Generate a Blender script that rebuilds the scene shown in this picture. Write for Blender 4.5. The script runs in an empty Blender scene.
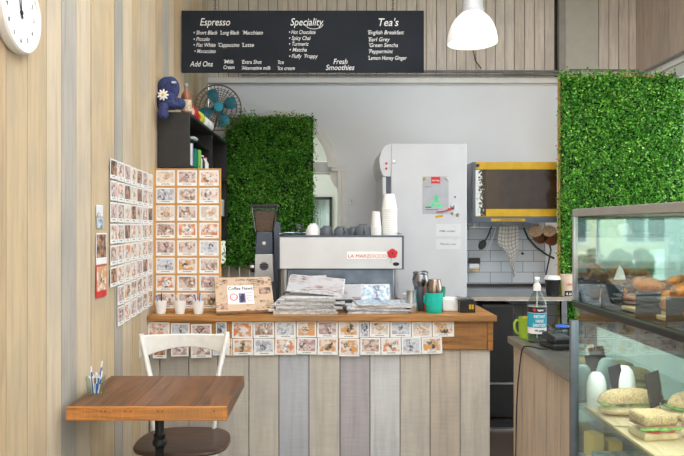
import bpy, bmesh, math, random
from mathutils import Vector, Matrix, Euler
import numpy as np

random.seed(7)
SC = bpy.context.scene
COL = SC.collection
PI = math.pi

# ---------------------------------------------------------------- camera, sky, light, exposure
F, VX, VY, H = 640.0, 328.0, 226.0, 1.45
cam_d = bpy.data.cameras.new('camera')
cam = bpy.data.objects.new('camera', cam_d)
COL.objects.link(cam)
cam.location = (0, 0, H)
cam.rotation_euler = (PI/2, 0, 0)
cam_d.sensor_width = 36
cam_d.lens = F*36/684
cam_d.shift_x = (342-VX)/684
cam_d.shift_y = -(228-VY)/684
cam_d.clip_start = 0.05
SC.camera = cam

w = bpy.data.worlds.new('daylight_sky')
SC.world = w
w.use_nodes = True
bg = w.node_tree.nodes['Background']
bg.inputs[0].default_value = (0.93, 0.96, 1.0, 1)
bg.inputs[1].default_value = 4.6

SC.view_settings.view_transform = 'Standard'
SC.view_settings.look = 'None'
SC.view_settings.gamma = 1
SC.view_settings.exposure = 0.0
SC.view_settings.use_curve_mapping = False


def X(px, d): return (px-VX)*d/F
def Z(py, d): return H-(py-VY)*d/F


# ---------------------------------------------------------------- materials
def lin(c):
    out = []
    for v in c[:3]:
        v = v/255.0
        out.append(v/12.92 if v <= 0.04045 else ((v+0.055)/1.055)**2.4)
    return (*out, 1.0)


def newmat(name):
    m = bpy.data.materials.new(name)
    m.use_nodes = True
    nt = m.node_tree
    return m, nt, nt.nodes['Principled BSDF']


def nd(nt, t, **kw):
    n = nt.nodes.new(t)
    for k, v in kw.items():
        setattr(n, k, v)
    return n


def ramp(nt, fac, stops):
    r = nd(nt, 'ShaderNodeValToRGB')
    el = r.color_ramp.elements
    el[0].position, el[0].color = stops[0]
    el[1].position, el[1].color = stops[-1]
    for p, c in stops[1:-1]:
        e = el.new(p)
        e.color = c
    nt.links.new(fac, r.inputs[0])
    return r.outputs[0]


def sh(c, k): return tuple(min(255, v*k) for v in c)


def solid(name, rgb, rough=0.6, metal=0.0, var=0.08, scale=12.0, bump=0.0, spec=0.5):
    m, nt, b = newmat(name)
    tc = nd(nt, 'ShaderNodeTexCoord')
    nz = nd(nt, 'ShaderNodeTexNoise')
    nz.inputs['Scale'].default_value = scale
    nz.inputs['Detail'].default_value = 4
    nt.links.new(tc.outputs['Object'], nz.inputs['Vector'])
    c = ramp(nt, nz.outputs[0], [(0.3, lin(sh(rgb, 1-var))), (0.7, lin(sh(rgb, 1+var)))])
    nt.links.new(c, b.inputs['Base Color'])
    b.inputs['Roughness'].default_value = rough
    b.inputs['Metallic'].default_value = metal
    b.inputs['Specular IOR Level'].default_value = spec
    if bump:
        bp = nd(nt, 'ShaderNodeBump')
        bp.inputs['Strength'].default_value = bump
        bp.inputs['Distance'].default_value = 0.01
        nt.links.new(nz.outputs[0], bp.inputs['Height'])
        nt.links.new(bp.outputs[0], b.inputs['Normal'])
    return m


def wood(name, rgb, axis='z', rough=0.6, var=0.10, grain=1.0, tint=0.08, knots=True, dark=0.62, saw=0.0):
    """planks: long grain along an axis, each plank (island) its own tone"""
    m, nt, b = newmat(name)
    L = nt.links.new
    tc = nd(nt, 'ShaderNodeTexCoord')
    geo = nd(nt, 'ShaderNodeNewGeometry')
    add = nd(nt, 'ShaderNodeVectorMath', operation='MULTIPLY_ADD')
    rnd = nd(nt, 'ShaderNodeCombineXYZ')
    for i in range(3):
        L(geo.outputs['Random Per Island'], rnd.inputs[i])
    L(rnd.outputs[0], add.inputs[0])
    add.inputs[1].default_value = (13, 17, 19)
    L(tc.outputs['Object'], add.inputs[2])
    mp = nd(nt, 'ShaderNodeMapping')
    s = {'x': (1.5, 20, 20), 'y': (20, 1.5, 20), 'z': (20, 20, 1.5)}[axis]
    mp.inputs['Scale'].default_value = s
    L(add.outputs[0], mp.inputs[0])
    n1 = nd(nt, 'ShaderNodeTexNoise')
    n1.inputs['Scale'].default_value = 2.2*grain
    n1.inputs['Detail'].default_value = 8
    n1.inputs['Roughness'].default_value = 0.65
    n1.inputs['Distortion'].default_value = 0.6
    L(mp.outputs[0], n1.inputs['Vector'])
    col = ramp(nt, n1.outputs[0], [(0.31, lin(sh(rgb, 1-var*2.4))), (0.5, lin(rgb)), (0.68, lin(sh(rgb, 1+var)))])
    # broad weathered patches
    n2 = nd(nt, 'ShaderNodeTexNoise')
    n2.inputs['Scale'].default_value = 2.5
    n2.inputs['Detail'].default_value = 3
    L(add.outputs[0], n2.inputs['Vector'])
    gr = nd(nt, 'ShaderNodeMix', data_type='RGBA', blend_type='MIX')
    g = sum(rgb)/3
    gcol = lin(tuple(.88*(q*.6+g*.4) for q in rgb))
    f = nd(nt, 'ShaderNodeMapRange')
    f.inputs['From Min'].default_value = 0.48
    f.inputs['From Max'].default_value = 0.72
    f.inputs['To Max'].default_value = 0.6
    L(n2.outputs[0], f.inputs[0])
    L(f.outputs[0], gr.inputs[0])
    L(col, gr.inputs[6])
    gr.inputs[7].default_value = gcol
    last = gr.outputs[2]
    if saw:
        wv = nd(nt, 'ShaderNodeTexNoise')
        wv.inputs['Scale'].default_value = 1
        wv.inputs['Detail'].default_value = 3
        mp2 = nd(nt, 'ShaderNodeMapping')
        mp2.inputs['Scale'].default_value = {'x': (150, 8, 8), 'y': (8, 150, 8), 'z': (8, 8, 150)}[axis]
        L(add.outputs[0], mp2.inputs[0])
        L(mp2.outputs[0], wv.inputs['Vector'])
        mr = nd(nt, 'ShaderNodeMapRange')
        mr.inputs['From Min'].default_value = 0.3
        mr.inputs['From Max'].default_value = 0.7
        mr.inputs['To Min'].default_value = 1-saw
        mr.inputs['To Max'].default_value = 1+saw*0.4
        L(wv.outputs[0], mr.inputs[0])
        mx = nd(nt, 'ShaderNodeVectorMath', operation='SCALE')
        L(last, mx.inputs[0])
        L(mr.outputs[0], mx.inputs['Scale'])
        last = mx.outputs[0]
    if knots:
        v = nd(nt, 'ShaderNodeTexVoronoi')
        v.inputs['Scale'].default_value = 4.0
        mk = nd(nt, 'ShaderNodeMapping')
        mk.inputs['Scale'].default_value = {'x': (.45, 1, 1), 'y': (1, .45, 1), 'z': (1, 1, .45)}[axis]
        L(add.outputs[0], mk.inputs[0])
        L(mk.outputs[0], v.inputs['Vector'])
        kf = nd(nt, 'ShaderNodeMapRange')
        kf.inputs['From Min'].default_value = 0.02
        kf.inputs['From Max'].default_value = 0.055
        kf.inputs['To Min'].default_value = 0.75
        kf.inputs['To Max'].default_value = 0.0
        L(v.outputs['Distance'], kf.inputs[0])
        km = nd(nt, 'ShaderNodeMix', data_type='RGBA')
        L(kf.outputs[0], km.inputs[0])
        L(last, km.inputs[6])
        km.inputs[7].default_value = lin(sh(rgb, dark*0.75))
        last = km.outputs[2]
    # plank tone
    hs = nd(nt, 'ShaderNodeHueSaturation')
    mr = nd(nt, 'ShaderNodeMapRange')
    mr.inputs['To Min'].default_value = 1-tint
    mr.inputs['To Max'].default_value = 1+tint
    L(geo.outputs['Random Per Island'], mr.inputs[0])
    L(mr.outputs[0], hs.inputs['Value'])
    m2 = nd(nt, 'ShaderNodeMapRange')
    m2.inputs['To Min'].default_value = 1+tint*2
    m2.inputs['To Max'].default_value = 1-tint*2
    w2 = nd(nt, 'ShaderNodeTexWhiteNoise', noise_dimensions='1D')
    L(geo.outputs['Random Per Island'], w2.inputs['W'])
    L(w2.outputs[0], m2.inputs[0])
    L(m2.outputs[0], hs.inputs['Saturation'])
    L(last, hs.inputs['Color'])
    L(hs.outputs[0], b.inputs['Base Color'])
    b.inputs['Roughness'].default_value = rough
    bp = nd(nt, 'ShaderNodeBump')
    bp.inputs['Strength'].default_value = 0.25
    bp.inputs['Distance'].default_value = 0.004
    L(n1.outputs[0], bp.inputs['Height'])
    L(bp.outputs[0], b.inputs['Normal'])
    return m


def thin_glass(name, tint=(235, 248, 242), rough=0.0, ior=1.5, boost=1.0):
    m = bpy.data.materials.new(name)
    m.use_nodes = True
    nt = m.node_tree
    nt.nodes.clear()
    out = nd(nt, 'ShaderNodeOutputMaterial')
    tr = nd(nt, 'ShaderNodeBsdfTransparent')
    tr.inputs[0].default_value = lin(tint)
    gl = nd(nt, 'ShaderNodeBsdfGlossy')
    gl.inputs['Roughness'].default_value = rough
    fr = nd(nt, 'ShaderNodeFresnel')
    fr.inputs['IOR'].default_value = ior
    mu = nd(nt, 'ShaderNodeMath', operation='MULTIPLY')
    mu.inputs[1].default_value = boost
    mx = nd(nt, 'ShaderNodeMixShader')
    L = nt.links.new
    ge = nd(nt, 'ShaderNodeNewGeometry')
    io = nd(nt, 'ShaderNodeMapRange')
    io.inputs['To Min'].default_value = ior
    io.inputs['To Max'].default_value = 1/ior
    L(ge.outputs['Backfacing'], io.inputs[0])
    L(io.outputs[0], fr.inputs['IOR'])
    L(fr.outputs[0], mu.inputs[0])
    L(mu.outputs[0], mx.inputs[0])
    L(tr.outputs[0], mx.inputs[1])
    L(gl.outputs[0], mx.inputs[2])
    L(mx.outputs[0], out.inputs[0])
    return m


def emit(name, rgb, s):
    m, nt, b = newmat(name)
    b.inputs['Base Color'].default_value = lin(rgb)
    b.inputs['Emission Color'].default_value = lin(rgb)
    b.inputs['Emission Strength'].default_value = s
    return m


def leafmat(name):
    m, nt, b = newmat(name)
    L = nt.links.new
    geo = nd(nt, 'ShaderNodeNewGeometry')
    tc = nd(nt, 'ShaderNodeTexCoord')
    nz = nd(nt, 'ShaderNodeTexNoise')
    nz.inputs['Scale'].default_value = 9
    L(tc.outputs['Object'], nz.inputs['Vector'])
    mr = nd(nt, 'ShaderNodeMath', operation='MULTIPLY_ADD')
    mr.inputs[1].default_value = 0.6
    L(geo.outputs['Random Per Island'], mr.inputs[0])
    m2 = nd(nt, 'ShaderNodeMath', operation='MULTIPLY')
    m2.inputs[1].default_value = 0.45
    L(nz.outputs[0], m2.inputs[0])
    L(m2.outputs[0], mr.inputs[2])
    c = ramp(nt, mr.outputs[0], [(0.12, lin((20, 66, 14))), (0.42, lin((50, 122, 26))), (0.68, lin((96, 172, 42))), (0.9, lin((172, 222, 100)))])
    L(c, b.inputs['Base Color'])
    b.inputs['Roughness'].default_value = 0.5
    b.inputs['Subsurface Weight'].default_value = 0.0
    return m


def picture(name, bgs, subj, seedk):
    """a little photograph: soft background tones and a blob of a subject"""
    m, nt, b = newmat(name)
    L = nt.links.new
    tc = nd(nt, 'ShaderNodeTexCoord')
    oi = nd(nt, 'ShaderNodeObjectInfo')
    cx = nd(nt, 'ShaderNodeCombineXYZ')
    for i in range(3):
        L(oi.outputs['Random'], cx.inputs[i])
    wn = nd(nt, 'ShaderNodeTexWhiteNoise', noise_dimensions='1D')
    L(oi.outputs['Random'], wn.inputs['W'])
    wo = nd(nt, 'ShaderNodeVectorMath', operation='MULTIPLY_ADD')
    L(wn.outputs['Color'], wo.inputs[0])
    wo.inputs[1].default_value = (.034, 0, .02)
    wo.inputs[2].default_value = (-.017, 0, -.012)
    of = nd(nt, 'ShaderNodeVectorMath', operation='MULTIPLY_ADD')
    L(cx.outputs[0], of.inputs[0])
    of.inputs[1].default_value = (31+seedk, 17, 23)
    L(tc.outputs['Object'], of.inputs[2])
    n1 = nd(nt, 'ShaderNodeTexNoise')
    n1.inputs['Scale'].default_value = 34
    n1.inputs['Detail'].default_value = 3
    L(of.outputs[0], n1.inputs['Vector'])
    c1 = ramp(nt, n1.outputs[0], [(0.38, lin(bgs[0])), (0.47, lin(bgs[1])), (0.56, lin(bgs[2]))])
    n2 = nd(nt, 'ShaderNodeTexNoise')
    n2.inputs['Scale'].default_value = 60
    n2.inputs['Detail'].default_value = 4
    L(of.outputs[0], n2.inputs['Vector'])
    c2 = ramp(nt, n2.outputs[0], [(0.38, lin(subj[0])), (0.5, lin(subj[1])), (0.6, lin(subj[2]))])
    # distorted distance from the middle
    dv = nd(nt, 'ShaderNodeVectorMath', operation='MULTIPLY_ADD')
    n3 = nd(nt, 'ShaderNodeTexNoise')
    n3.inputs['Scale'].default_value = 30
    L(of.outputs[0], n3.inputs['Vector'])
    sb = nd(nt, 'ShaderNodeVectorMath', operation='SUBTRACT')
    sb.inputs[1].default_value = (.5, .5, .5)
    n3.inputs['Detail'].default_value = 3
    L(n3.outputs['Color'], sb.inputs[0])
    L(sb.outputs[0], dv.inputs[0])
    dv.inputs[1].default_value = (.12, .12, .12)
    sc = nd(nt, 'ShaderNodeVectorMath', operation='MULTIPLY')
    sc.inputs[1].default_value = (1.15, 0, .9)
    sh2 = nd(nt, 'ShaderNodeVectorMath', operation='ADD')
    L(tc.outputs['Object'], sh2.inputs[0])
    L(wo.outputs[0], sh2.inputs[1])
    L(sh2.outputs[0], sc.inputs[0])
    L(sc.outputs[0], dv.inputs[2])
    ln = nd(nt, 'ShaderNodeVectorMath', operation='LENGTH')
    L(dv.outputs[0], ln.inputs[0])
    mr = nd(nt, 'ShaderNodeMapRange')
    mr.inputs['From Min'].default_value = .026
    mr.inputs['From Max'].default_value = .021
    L(ln.outputs['Value'], mr.inputs[0])
    mx = nd(nt, 'ShaderNodeMix', data_type='RGBA')
    L(mr.outputs[0], mx.inputs[0])
    L(c1, mx.inputs[6])
    L(c2, mx.inputs[7])
    L(mx.outputs[2], b.inputs['Base Color'])
    b.inputs['Roughness'].default_value = .45
    return m


def newsprint(name, paper, ink, scale=1.0, dense=0.5):
    m, nt, b = newmat(name)
    L = nt.links.new
    tc = nd(nt, 'ShaderNodeTexCoord')
    mp = nd(nt, 'ShaderNodeMapping')
    mp.inputs['Scale'].default_value = (45*scale, 240*scale, 240*scale)
    L(tc.outputs['Object'], mp.inputs[0])
    n = nd(nt, 'ShaderNodeTexNoise')
    n.inputs['Scale'].default_value = 1
    n.inputs['Detail'].default_value = 2
    L(mp.outputs[0], n.inputs['Vector'])
    n2 = nd(nt, 'ShaderNodeTexNoise')
    n2.inputs['Scale'].default_value = 14*scale
    n2.inputs['Detail'].default_value = 3
    L(tc.outputs['Object'], n2.inputs['Vector'])
    a = nd(nt, 'ShaderNodeMapRange')
    a.inputs['From Min'].default_value = .47
    a.inputs['From Max'].default_value = .6
    L(n.outputs[0], a.inputs[0])
    c = nd(nt, 'ShaderNodeMapRange')
    c.inputs['From Min'].default_value = .62-dense*.2
    c.inputs['From Max'].default_value = .72-dense*.2
    L(n2.outputs[0], c.inputs[0])
    mu = nd(nt, 'ShaderNodeMath', operation='MULTIPLY')
    L(a.outputs[0], mu.inputs[0])
    L(c.outputs[0], mu.inputs[1])
    mx = nd(nt, 'ShaderNodeMix', data_type='RGBA')
    L(mu.outputs[0], mx.inputs[0])
    mx.inputs[6].default_value = lin(paper)
    mx.inputs[7].default_value = lin(ink)
    L(mx.outputs[2], b.inputs['Base Color'])
    b.inputs['Roughness'].default_value = .8
    return m


def tiles(name, rgb, grout, tw=.19, th=.095):
    m, nt, b = newmat(name)
    L = nt.links.new
    tc = nd(nt, 'ShaderNodeTexCoord')
    sp = nd(nt, 'ShaderNodeSeparateXYZ')
    L(tc.outputs['Object'], sp.inputs[0])
    cb = nd(nt, 'ShaderNodeCombineXYZ')
    L(sp.outputs[0], cb.inputs[0])
    L(sp.outputs[2], cb.inputs[1])
    br = nd(nt, 'ShaderNodeTexBrick')
    br.inputs['Scale'].default_value = 1
    br.inputs['Brick Width'].default_value = tw
    br.inputs['Row Height'].default_value = th
    br.inputs['Mortar Size'].default_value = .0025
    br.inputs['Color1'].default_value = lin(rgb)
    br.inputs['Color2'].default_value = lin(sh(rgb, .94))
    br.inputs['Mortar'].default_value = lin(grout)
    L(cb.outputs[0], br.inputs['Vector'])
    L(br.outputs['Color'], b.inputs['Base Color'])
    b.inputs['Roughness'].default_value = .22
    return m


M = {}
M['plank_beige'] = wood('plank_beige', (205, 182, 149), 'z', tint=.045, var=.038, grain=.7)
M['plank_pale'] = wood('plank_pale', (210, 191, 164), 'z', tint=.04, var=.036, grain=.7)
M['plank_grey'] = wood('plank_grey', (180, 172, 160), 'z', tint=.03, var=.045, grain=.7)
M['plank_tan'] = wood('plank_tan', (200, 172, 135), 'z', tint=.04, var=.045, grain=.7)
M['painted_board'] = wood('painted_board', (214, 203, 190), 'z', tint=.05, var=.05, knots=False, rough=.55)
M['painted_board_darker'] = wood('painted_board_darker', (190, 172, 156), 'z', tint=.05, var=.05, knots=False, rough=.55)  # darker, browner version of the board paint for the right bulkhead
M['panel_greige'] = solid('panel_greige', (186, 184, 172), .5, var=.02)
M['gap'] = solid('gap', (46, 40, 35), .9)
M['plaster'] = solid('plaster', (228, 232, 237), .65, var=.015, scale=1.5)
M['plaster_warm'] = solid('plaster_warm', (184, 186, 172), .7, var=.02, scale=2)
M['white_trim'] = solid('white_trim', (225, 225, 222), .45, var=.02)
M['grey_trim'] = solid('grey_trim', (150, 146, 140), .5, var=.04)
M['ceiling'] = solid('ceiling_paint', (225, 224, 220), .8, var=.02, scale=2)
M['floor'] = tiles('floor_tile', (118, 62, 48), (70, 55, 48), .3, .3)
M['mat_black'] = solid('mat_black', (22, 21, 21), .5, var=.2)
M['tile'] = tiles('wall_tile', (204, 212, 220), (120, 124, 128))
M['tile_grey'] = tiles('wall_tile_grey', (110, 112, 112), (74, 76, 76))  # grey tile for the wall below the benchtop
M['conduit'] = solid('conduit', (128, 127, 124), .4, .3)
M['slate'] = solid('slate', (36, 40, 46), .75, var=.12, scale=3, spec=.2)
M['chalk'] = solid('chalk', (240, 240, 238), .9, var=.04)
M['white'] = solid('white_plastic', (238, 237, 233), .4, var=.015)
M['white_paper'] = solid('white_paper', (240, 239, 236), .6, var=.02)
M['black'] = solid('black_plastic', (26, 26, 27), .4, var=.1)
M['black_lam'] = solid('black_laminate', (38, 37, 38), .45, var=.1)
M['iron'] = solid('black_iron', (30, 30, 31), .45, .3, var=.15, scale=40)
M['steel'] = solid('stainless_steel', (200, 202, 206), .28, 1.0, var=.03)
M['steel_brushed'] = solid('brushed_steel', (205, 207, 210), .32, .5, var=.03, scale=5)
M['steel_dark'] = solid('dark_steel', (140, 140, 142), .25, 1.0, var=.08)
M['bench_steel'] = solid('bench_steel', (146, 142, 134), .38, .8, var=.06)
M['grille_wire'] = solid('grille_wire', (110, 96, 86), .35, .5, var=.1)
M['deck_green'] = solid('deck_green', (58, 84, 66), .3)
M['bench_edge'] = solid('bench_edge', (168, 150, 130), .5)
M['notice_grey'] = solid('notice_grey', (172, 176, 182), .6, var=.03)
M['note_paper'] = newsprint('note_paper', (212, 214, 218), (150, 154, 164), .7, .4)
M['lettuce_dark'] = solid('hedge_green', (50, 84, 44), .9, var=.3, scale=20)
M['alu'] = solid('satin_aluminium', (196, 196, 198), .5, .3, var=.02)
M['chrome'] = solid('chrome', (215, 217, 220), .12, 1.0, var=.02)
M['bronze_steel'] = solid('bronze_steel', (158, 142, 130), .22, 1.0, var=.1)
M['steel_blue'] = solid('steel_blue', (120, 134, 152), .3, .6, var=.15, scale=8)
M['grey_plastic'] = solid('grey_plastic', (92, 97, 104), .45, var=.05)
M['slate_blue'] = solid('slate_blue', (74, 84, 98), .4, var=.05)
M['enamel'] = solid('fridge_enamel', (200, 203, 208), .32, var=.02, scale=4)
M['red'] = solid('red_plastic', (205, 40, 45), .5)
M['green_print'] = solid('green_print', (70, 215, 140), .6)
M['orange'] = solid('orange_plastic', (225, 110, 45), .5)
M['teal_print'] = solid('teal_label', (28, 160, 186), .5, var=.03)
M['turquoise'] = solid('turquoise_plastic', (22, 190, 172), .38, var=.04)
M['blue'] = solid('blue_plastic', (35, 100, 200), .4)
M['navy_plush'] = solid('navy_plush', (52, 60, 100), .95, var=.22, scale=60, bump=.8)
M['yellow'] = solid('yellow_plastic', (236, 196, 62), .5)
M['brass'] = solid('gold_anodised', (196, 156, 26), .4, .25, var=.06)
M['oven_glass'] = solid('oven_glass', (52, 38, 26), .08, var=.1)
M['lime'] = solid('lime_ceramic', (150, 182, 50), .3, var=.04)
M['lime_pack'] = solid('lime_pack', (196, 205, 60), .5)
M['green_pack'] = solid('green_pack', (22, 128, 98), .5)
M['lightgreen_pack'] = solid('light_green_pack', (140, 196, 90), .5)
M['purple'] = solid('purple_print', (120, 100, 170), .5)
M['counter_wood'] = wood('counter_wood', (176, 120, 56), 'x', tint=.04, var=.14, rough=.4, grain=.8)
M['apron_wood'] = wood('apron_wood', (168, 112, 48), 'x', tint=.04, var=.13, rough=.5, grain=.8, saw=.10)
M['frame_wood'] = wood('frame_wood', (214, 160, 92), 'z', tint=.04, var=.06, rough=.5, knots=False)
M['table_wood'] = wood('table_wood', (114, 70, 32), 'y', tint=.10, var=.22, rough=.42, grain=.6, saw=.08)
M['table_edge'] = wood('table_edge', (196, 124, 46), 'x', tint=.04, var=.14, rough=.45, grain=.9, saw=.12)
M['seat_wood'] = wood('seat_wood', (80, 54, 40), 'x', tint=.03, var=.22, rough=.32, grain=.6)
M['worn_white'] = solid('worn_white_paint', (236, 233, 226), .45, var=.03, scale=18)
CF = [('clad_greybrown', (172, 164, 152)), ('clad_beige', (198, 190, 176)), ('clad_blue', (178, 180, 184)), ('clad_violet', (176, 170, 172)),
      ('clad_light', (204, 203, 202)), ('clad_sand', (194, 187, 174)), ('clad_tan', (194, 181, 163))]
for n_, c_ in CF:
    M[n_] = wood(n_, sh(c_, 1.03), 'z', tint=.02, var=.038, saw=.07, grain=.6)
M['clad_end'] = wood('clad_end', (198, 178, 154), 'z', tint=.04, var=.06, saw=.04, grain=.6)
M['glass'] = thin_glass('clear_glass', (246, 252, 249))
M['case_glass'] = thin_glass('case_glass', (243, 251, 247), boost=1.25)
M['clear_plastic'] = thin_glass('clear_plastic', (226, 232, 230), .08, boost=1.2)
M['smoke_plastic'] = thin_glass('smoke_plastic', (225, 222, 216), .1, boost=1.0)
M['mirror'] = solid('mirror', (176, 196, 190), .03, 1.0, var=.0)
M['leaf'] = leafmat('artificial_leaf')
M['leaf_base'] = solid('hedge_backing', (18, 42, 14), .9, var=.3, scale=60)
M['lamp_shade'] = emit('lit_prismatic_shade', (238, 236, 230), .32)
M['bulb'] = emit('bulb', (255, 244, 225), 6.0)
M['tube_light'] = emit('tube_light', (240, 250, 255), 60.0)
M['kraft'] = newsprint('kraft_newsprint', (206, 178, 150), (96, 74, 58), .9, .65)
M['newsprint'] = newsprint('newsprint', (226, 226, 226), (90, 94, 104), 1.0, .5)
M['paper_edge'] = newsprint('paper_edge', (214, 212, 210), (150, 152, 160), 2.2, 1.0)
M['mag_blue'] = picture('magazine_blue', [(130, 166, 190), (176, 196, 208), (214, 218, 222)], [(150, 90, 60), (110, 150, 190), (190, 200, 210)], 3)
M['mag_rust'] = newsprint('magazine_rust', (192, 190, 192), (134, 100, 88), .45, .9)
M['coffee_beans'] = solid('coffee_beans', (104, 78, 60), .6, var=.4, scale=150)
M['linen'] = None
M['towel'] = None
M['bread'] = solid('bread_crust', (222, 196, 150), .7, var=.12, scale=30, bump=.3)
M['bread_pale'] = solid('bread_pale', (238, 226, 200), .8, var=.06, scale=40)
M['seeded'] = solid('seeded_crust', (196, 164, 116), .75, var=.25, scale=170, bump=.4)
M['pastry'] = solid('baked_pastry', (176, 106, 34), .55, var=.4, scale=26, bump=.4)
M['pastry_dark'] = solid('glazed_pastry', (134, 72, 24), .35, var=.4, scale=30, bump=.4)
M['lettuce'] = solid('lettuce', (120, 165, 70), .5, var=.3, scale=60)
M['tomato'] = solid('tomato', (190, 60, 45), .35, var=.15)
M['ham'] = solid('ham', (214, 140, 130), .45, var=.15)
M['paper_wrap'] = solid('paper_wrap', (244, 244, 240), .55, var=.03, scale=20, bump=.3)
M['board_wood'] = wood('board_wood', (226, 196, 146), 'y', tint=.03, var=.06, knots=False)
M['copper'] = solid('copper_pan', (120, 84, 66), .4, .6, var=.2)
M['tongs_steel'] = solid('tongs_steel', (215, 215, 215), .35, .6)
M['wicker'] = solid('wicker', (196, 174, 146), .8, var=.2, scale=90, bump=.5)
M['amber_glass'] = solid('amber_spirit', (150, 96, 66), .15, var=.12)
M['cup_beige'] = solid('cup_beige', (226, 204, 182), .6, var=.03)
M['pots'] = solid('pots', (60, 60, 62), .35, .3)
M['asphalt'] = solid('asphalt', (150, 148, 144), .9, var=.08, scale=4)
M['car_paint'] = solid('car_paint', (240, 240, 240), .15, var=.0)
M['cream_render'] = solid('cream_render', (226, 208, 180), .8, var=.04, scale=2)
M['dark_glass'] = solid('dark_glass', (60, 72, 74), .05)
M['rubber'] = solid('rubber', (28, 28, 28), .8)
M['label_grey'] = solid('label_grey', (200, 202, 206), .6, var=.02)
M['card_black'] = newsprint('chalk_price_card', (20, 22, 24), (190, 195, 195), .8, .45)


def towelmat():
    m, nt, b = newmat('checked_towel')
    L = nt.links.new
    tc = nd(nt, 'ShaderNodeTexCoord')
    sp = nd(nt, 'ShaderNodeSeparateXYZ')
    L(tc.outputs['UV'], sp.inputs[0])
    fs = []
    for i, k in ((0, 6.0), (1, 13.0)):
        mu = nd(nt, 'ShaderNodeMath', operation='MULTIPLY')
        mu.inputs[1].default_value = k
        L(sp.outputs[i], mu.inputs[0])
        fr = nd(nt, 'ShaderNodeMath', operation='FRACT')
        L(mu.outputs[0], fr.inputs[0])
        lt = nd(nt, 'ShaderNodeMath', operation='LESS_THAN')
        lt.inputs[1].default_value = .22
        L(fr.outputs[0], lt.inputs[0])
        fs.append(lt)
    mx = nd(nt, 'ShaderNodeMath', operation='MAXIMUM')
    L(fs[0].outputs[0], mx.inputs[0])
    L(fs[1].outputs[0], mx.inputs[1])
    m3 = nd(nt, 'ShaderNodeMix', data_type='RGBA')
    L(mx.outputs[0], m3.inputs[0])
    m3.inputs[6].default_value = lin((214, 210, 202))
    m3.inputs[7].default_value = lin((150, 150, 152))
    L(m3.outputs[2], b.inputs['Base Color'])
    b.inputs['Roughness'].default_value = .9
    return m


M['towel'] = towelmat()


def peeling():
    m, nt, b = newmat('peeling_film')
    L = nt.links.new
    tc = nd(nt, 'ShaderNodeTexCoord')
    sp = nd(nt, 'ShaderNodeSeparateXYZ')
    L(tc.outputs['Generated'], sp.inputs[0])
    n = nd(nt, 'ShaderNodeTexNoise')
    n.inputs['Scale'].default_value = 55
    n.inputs['Detail'].default_value = 3
    L(tc.outputs['Object'], n.inputs['Vector'])
    a = nd(nt, 'ShaderNodeMath', operation='MULTIPLY_ADD')
    a.inputs[1].default_value = 2.2
    L(n.outputs[0], a.inputs[0])
    a.inputs[2].default_value = -1.1
    c = nd(nt, 'ShaderNodeMath', operation='ADD')
    L(a.outputs[0], c.inputs[0])
    L(sp.outputs[0], c.inputs[1])
    col = ramp(nt, c.outputs[0], [(.30, lin((214, 216, 214))), (.42, lin((206, 206, 196))), (.46, lin((190, 160, 60))), (.50, lin((60, 110, 130))), (.56, lin((52, 38, 26)))])
    L(col, b.inputs['Base Color'])
    b.inputs['Roughness'].default_value = .5
    return m


M['peeling_film'] = peeling()


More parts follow.
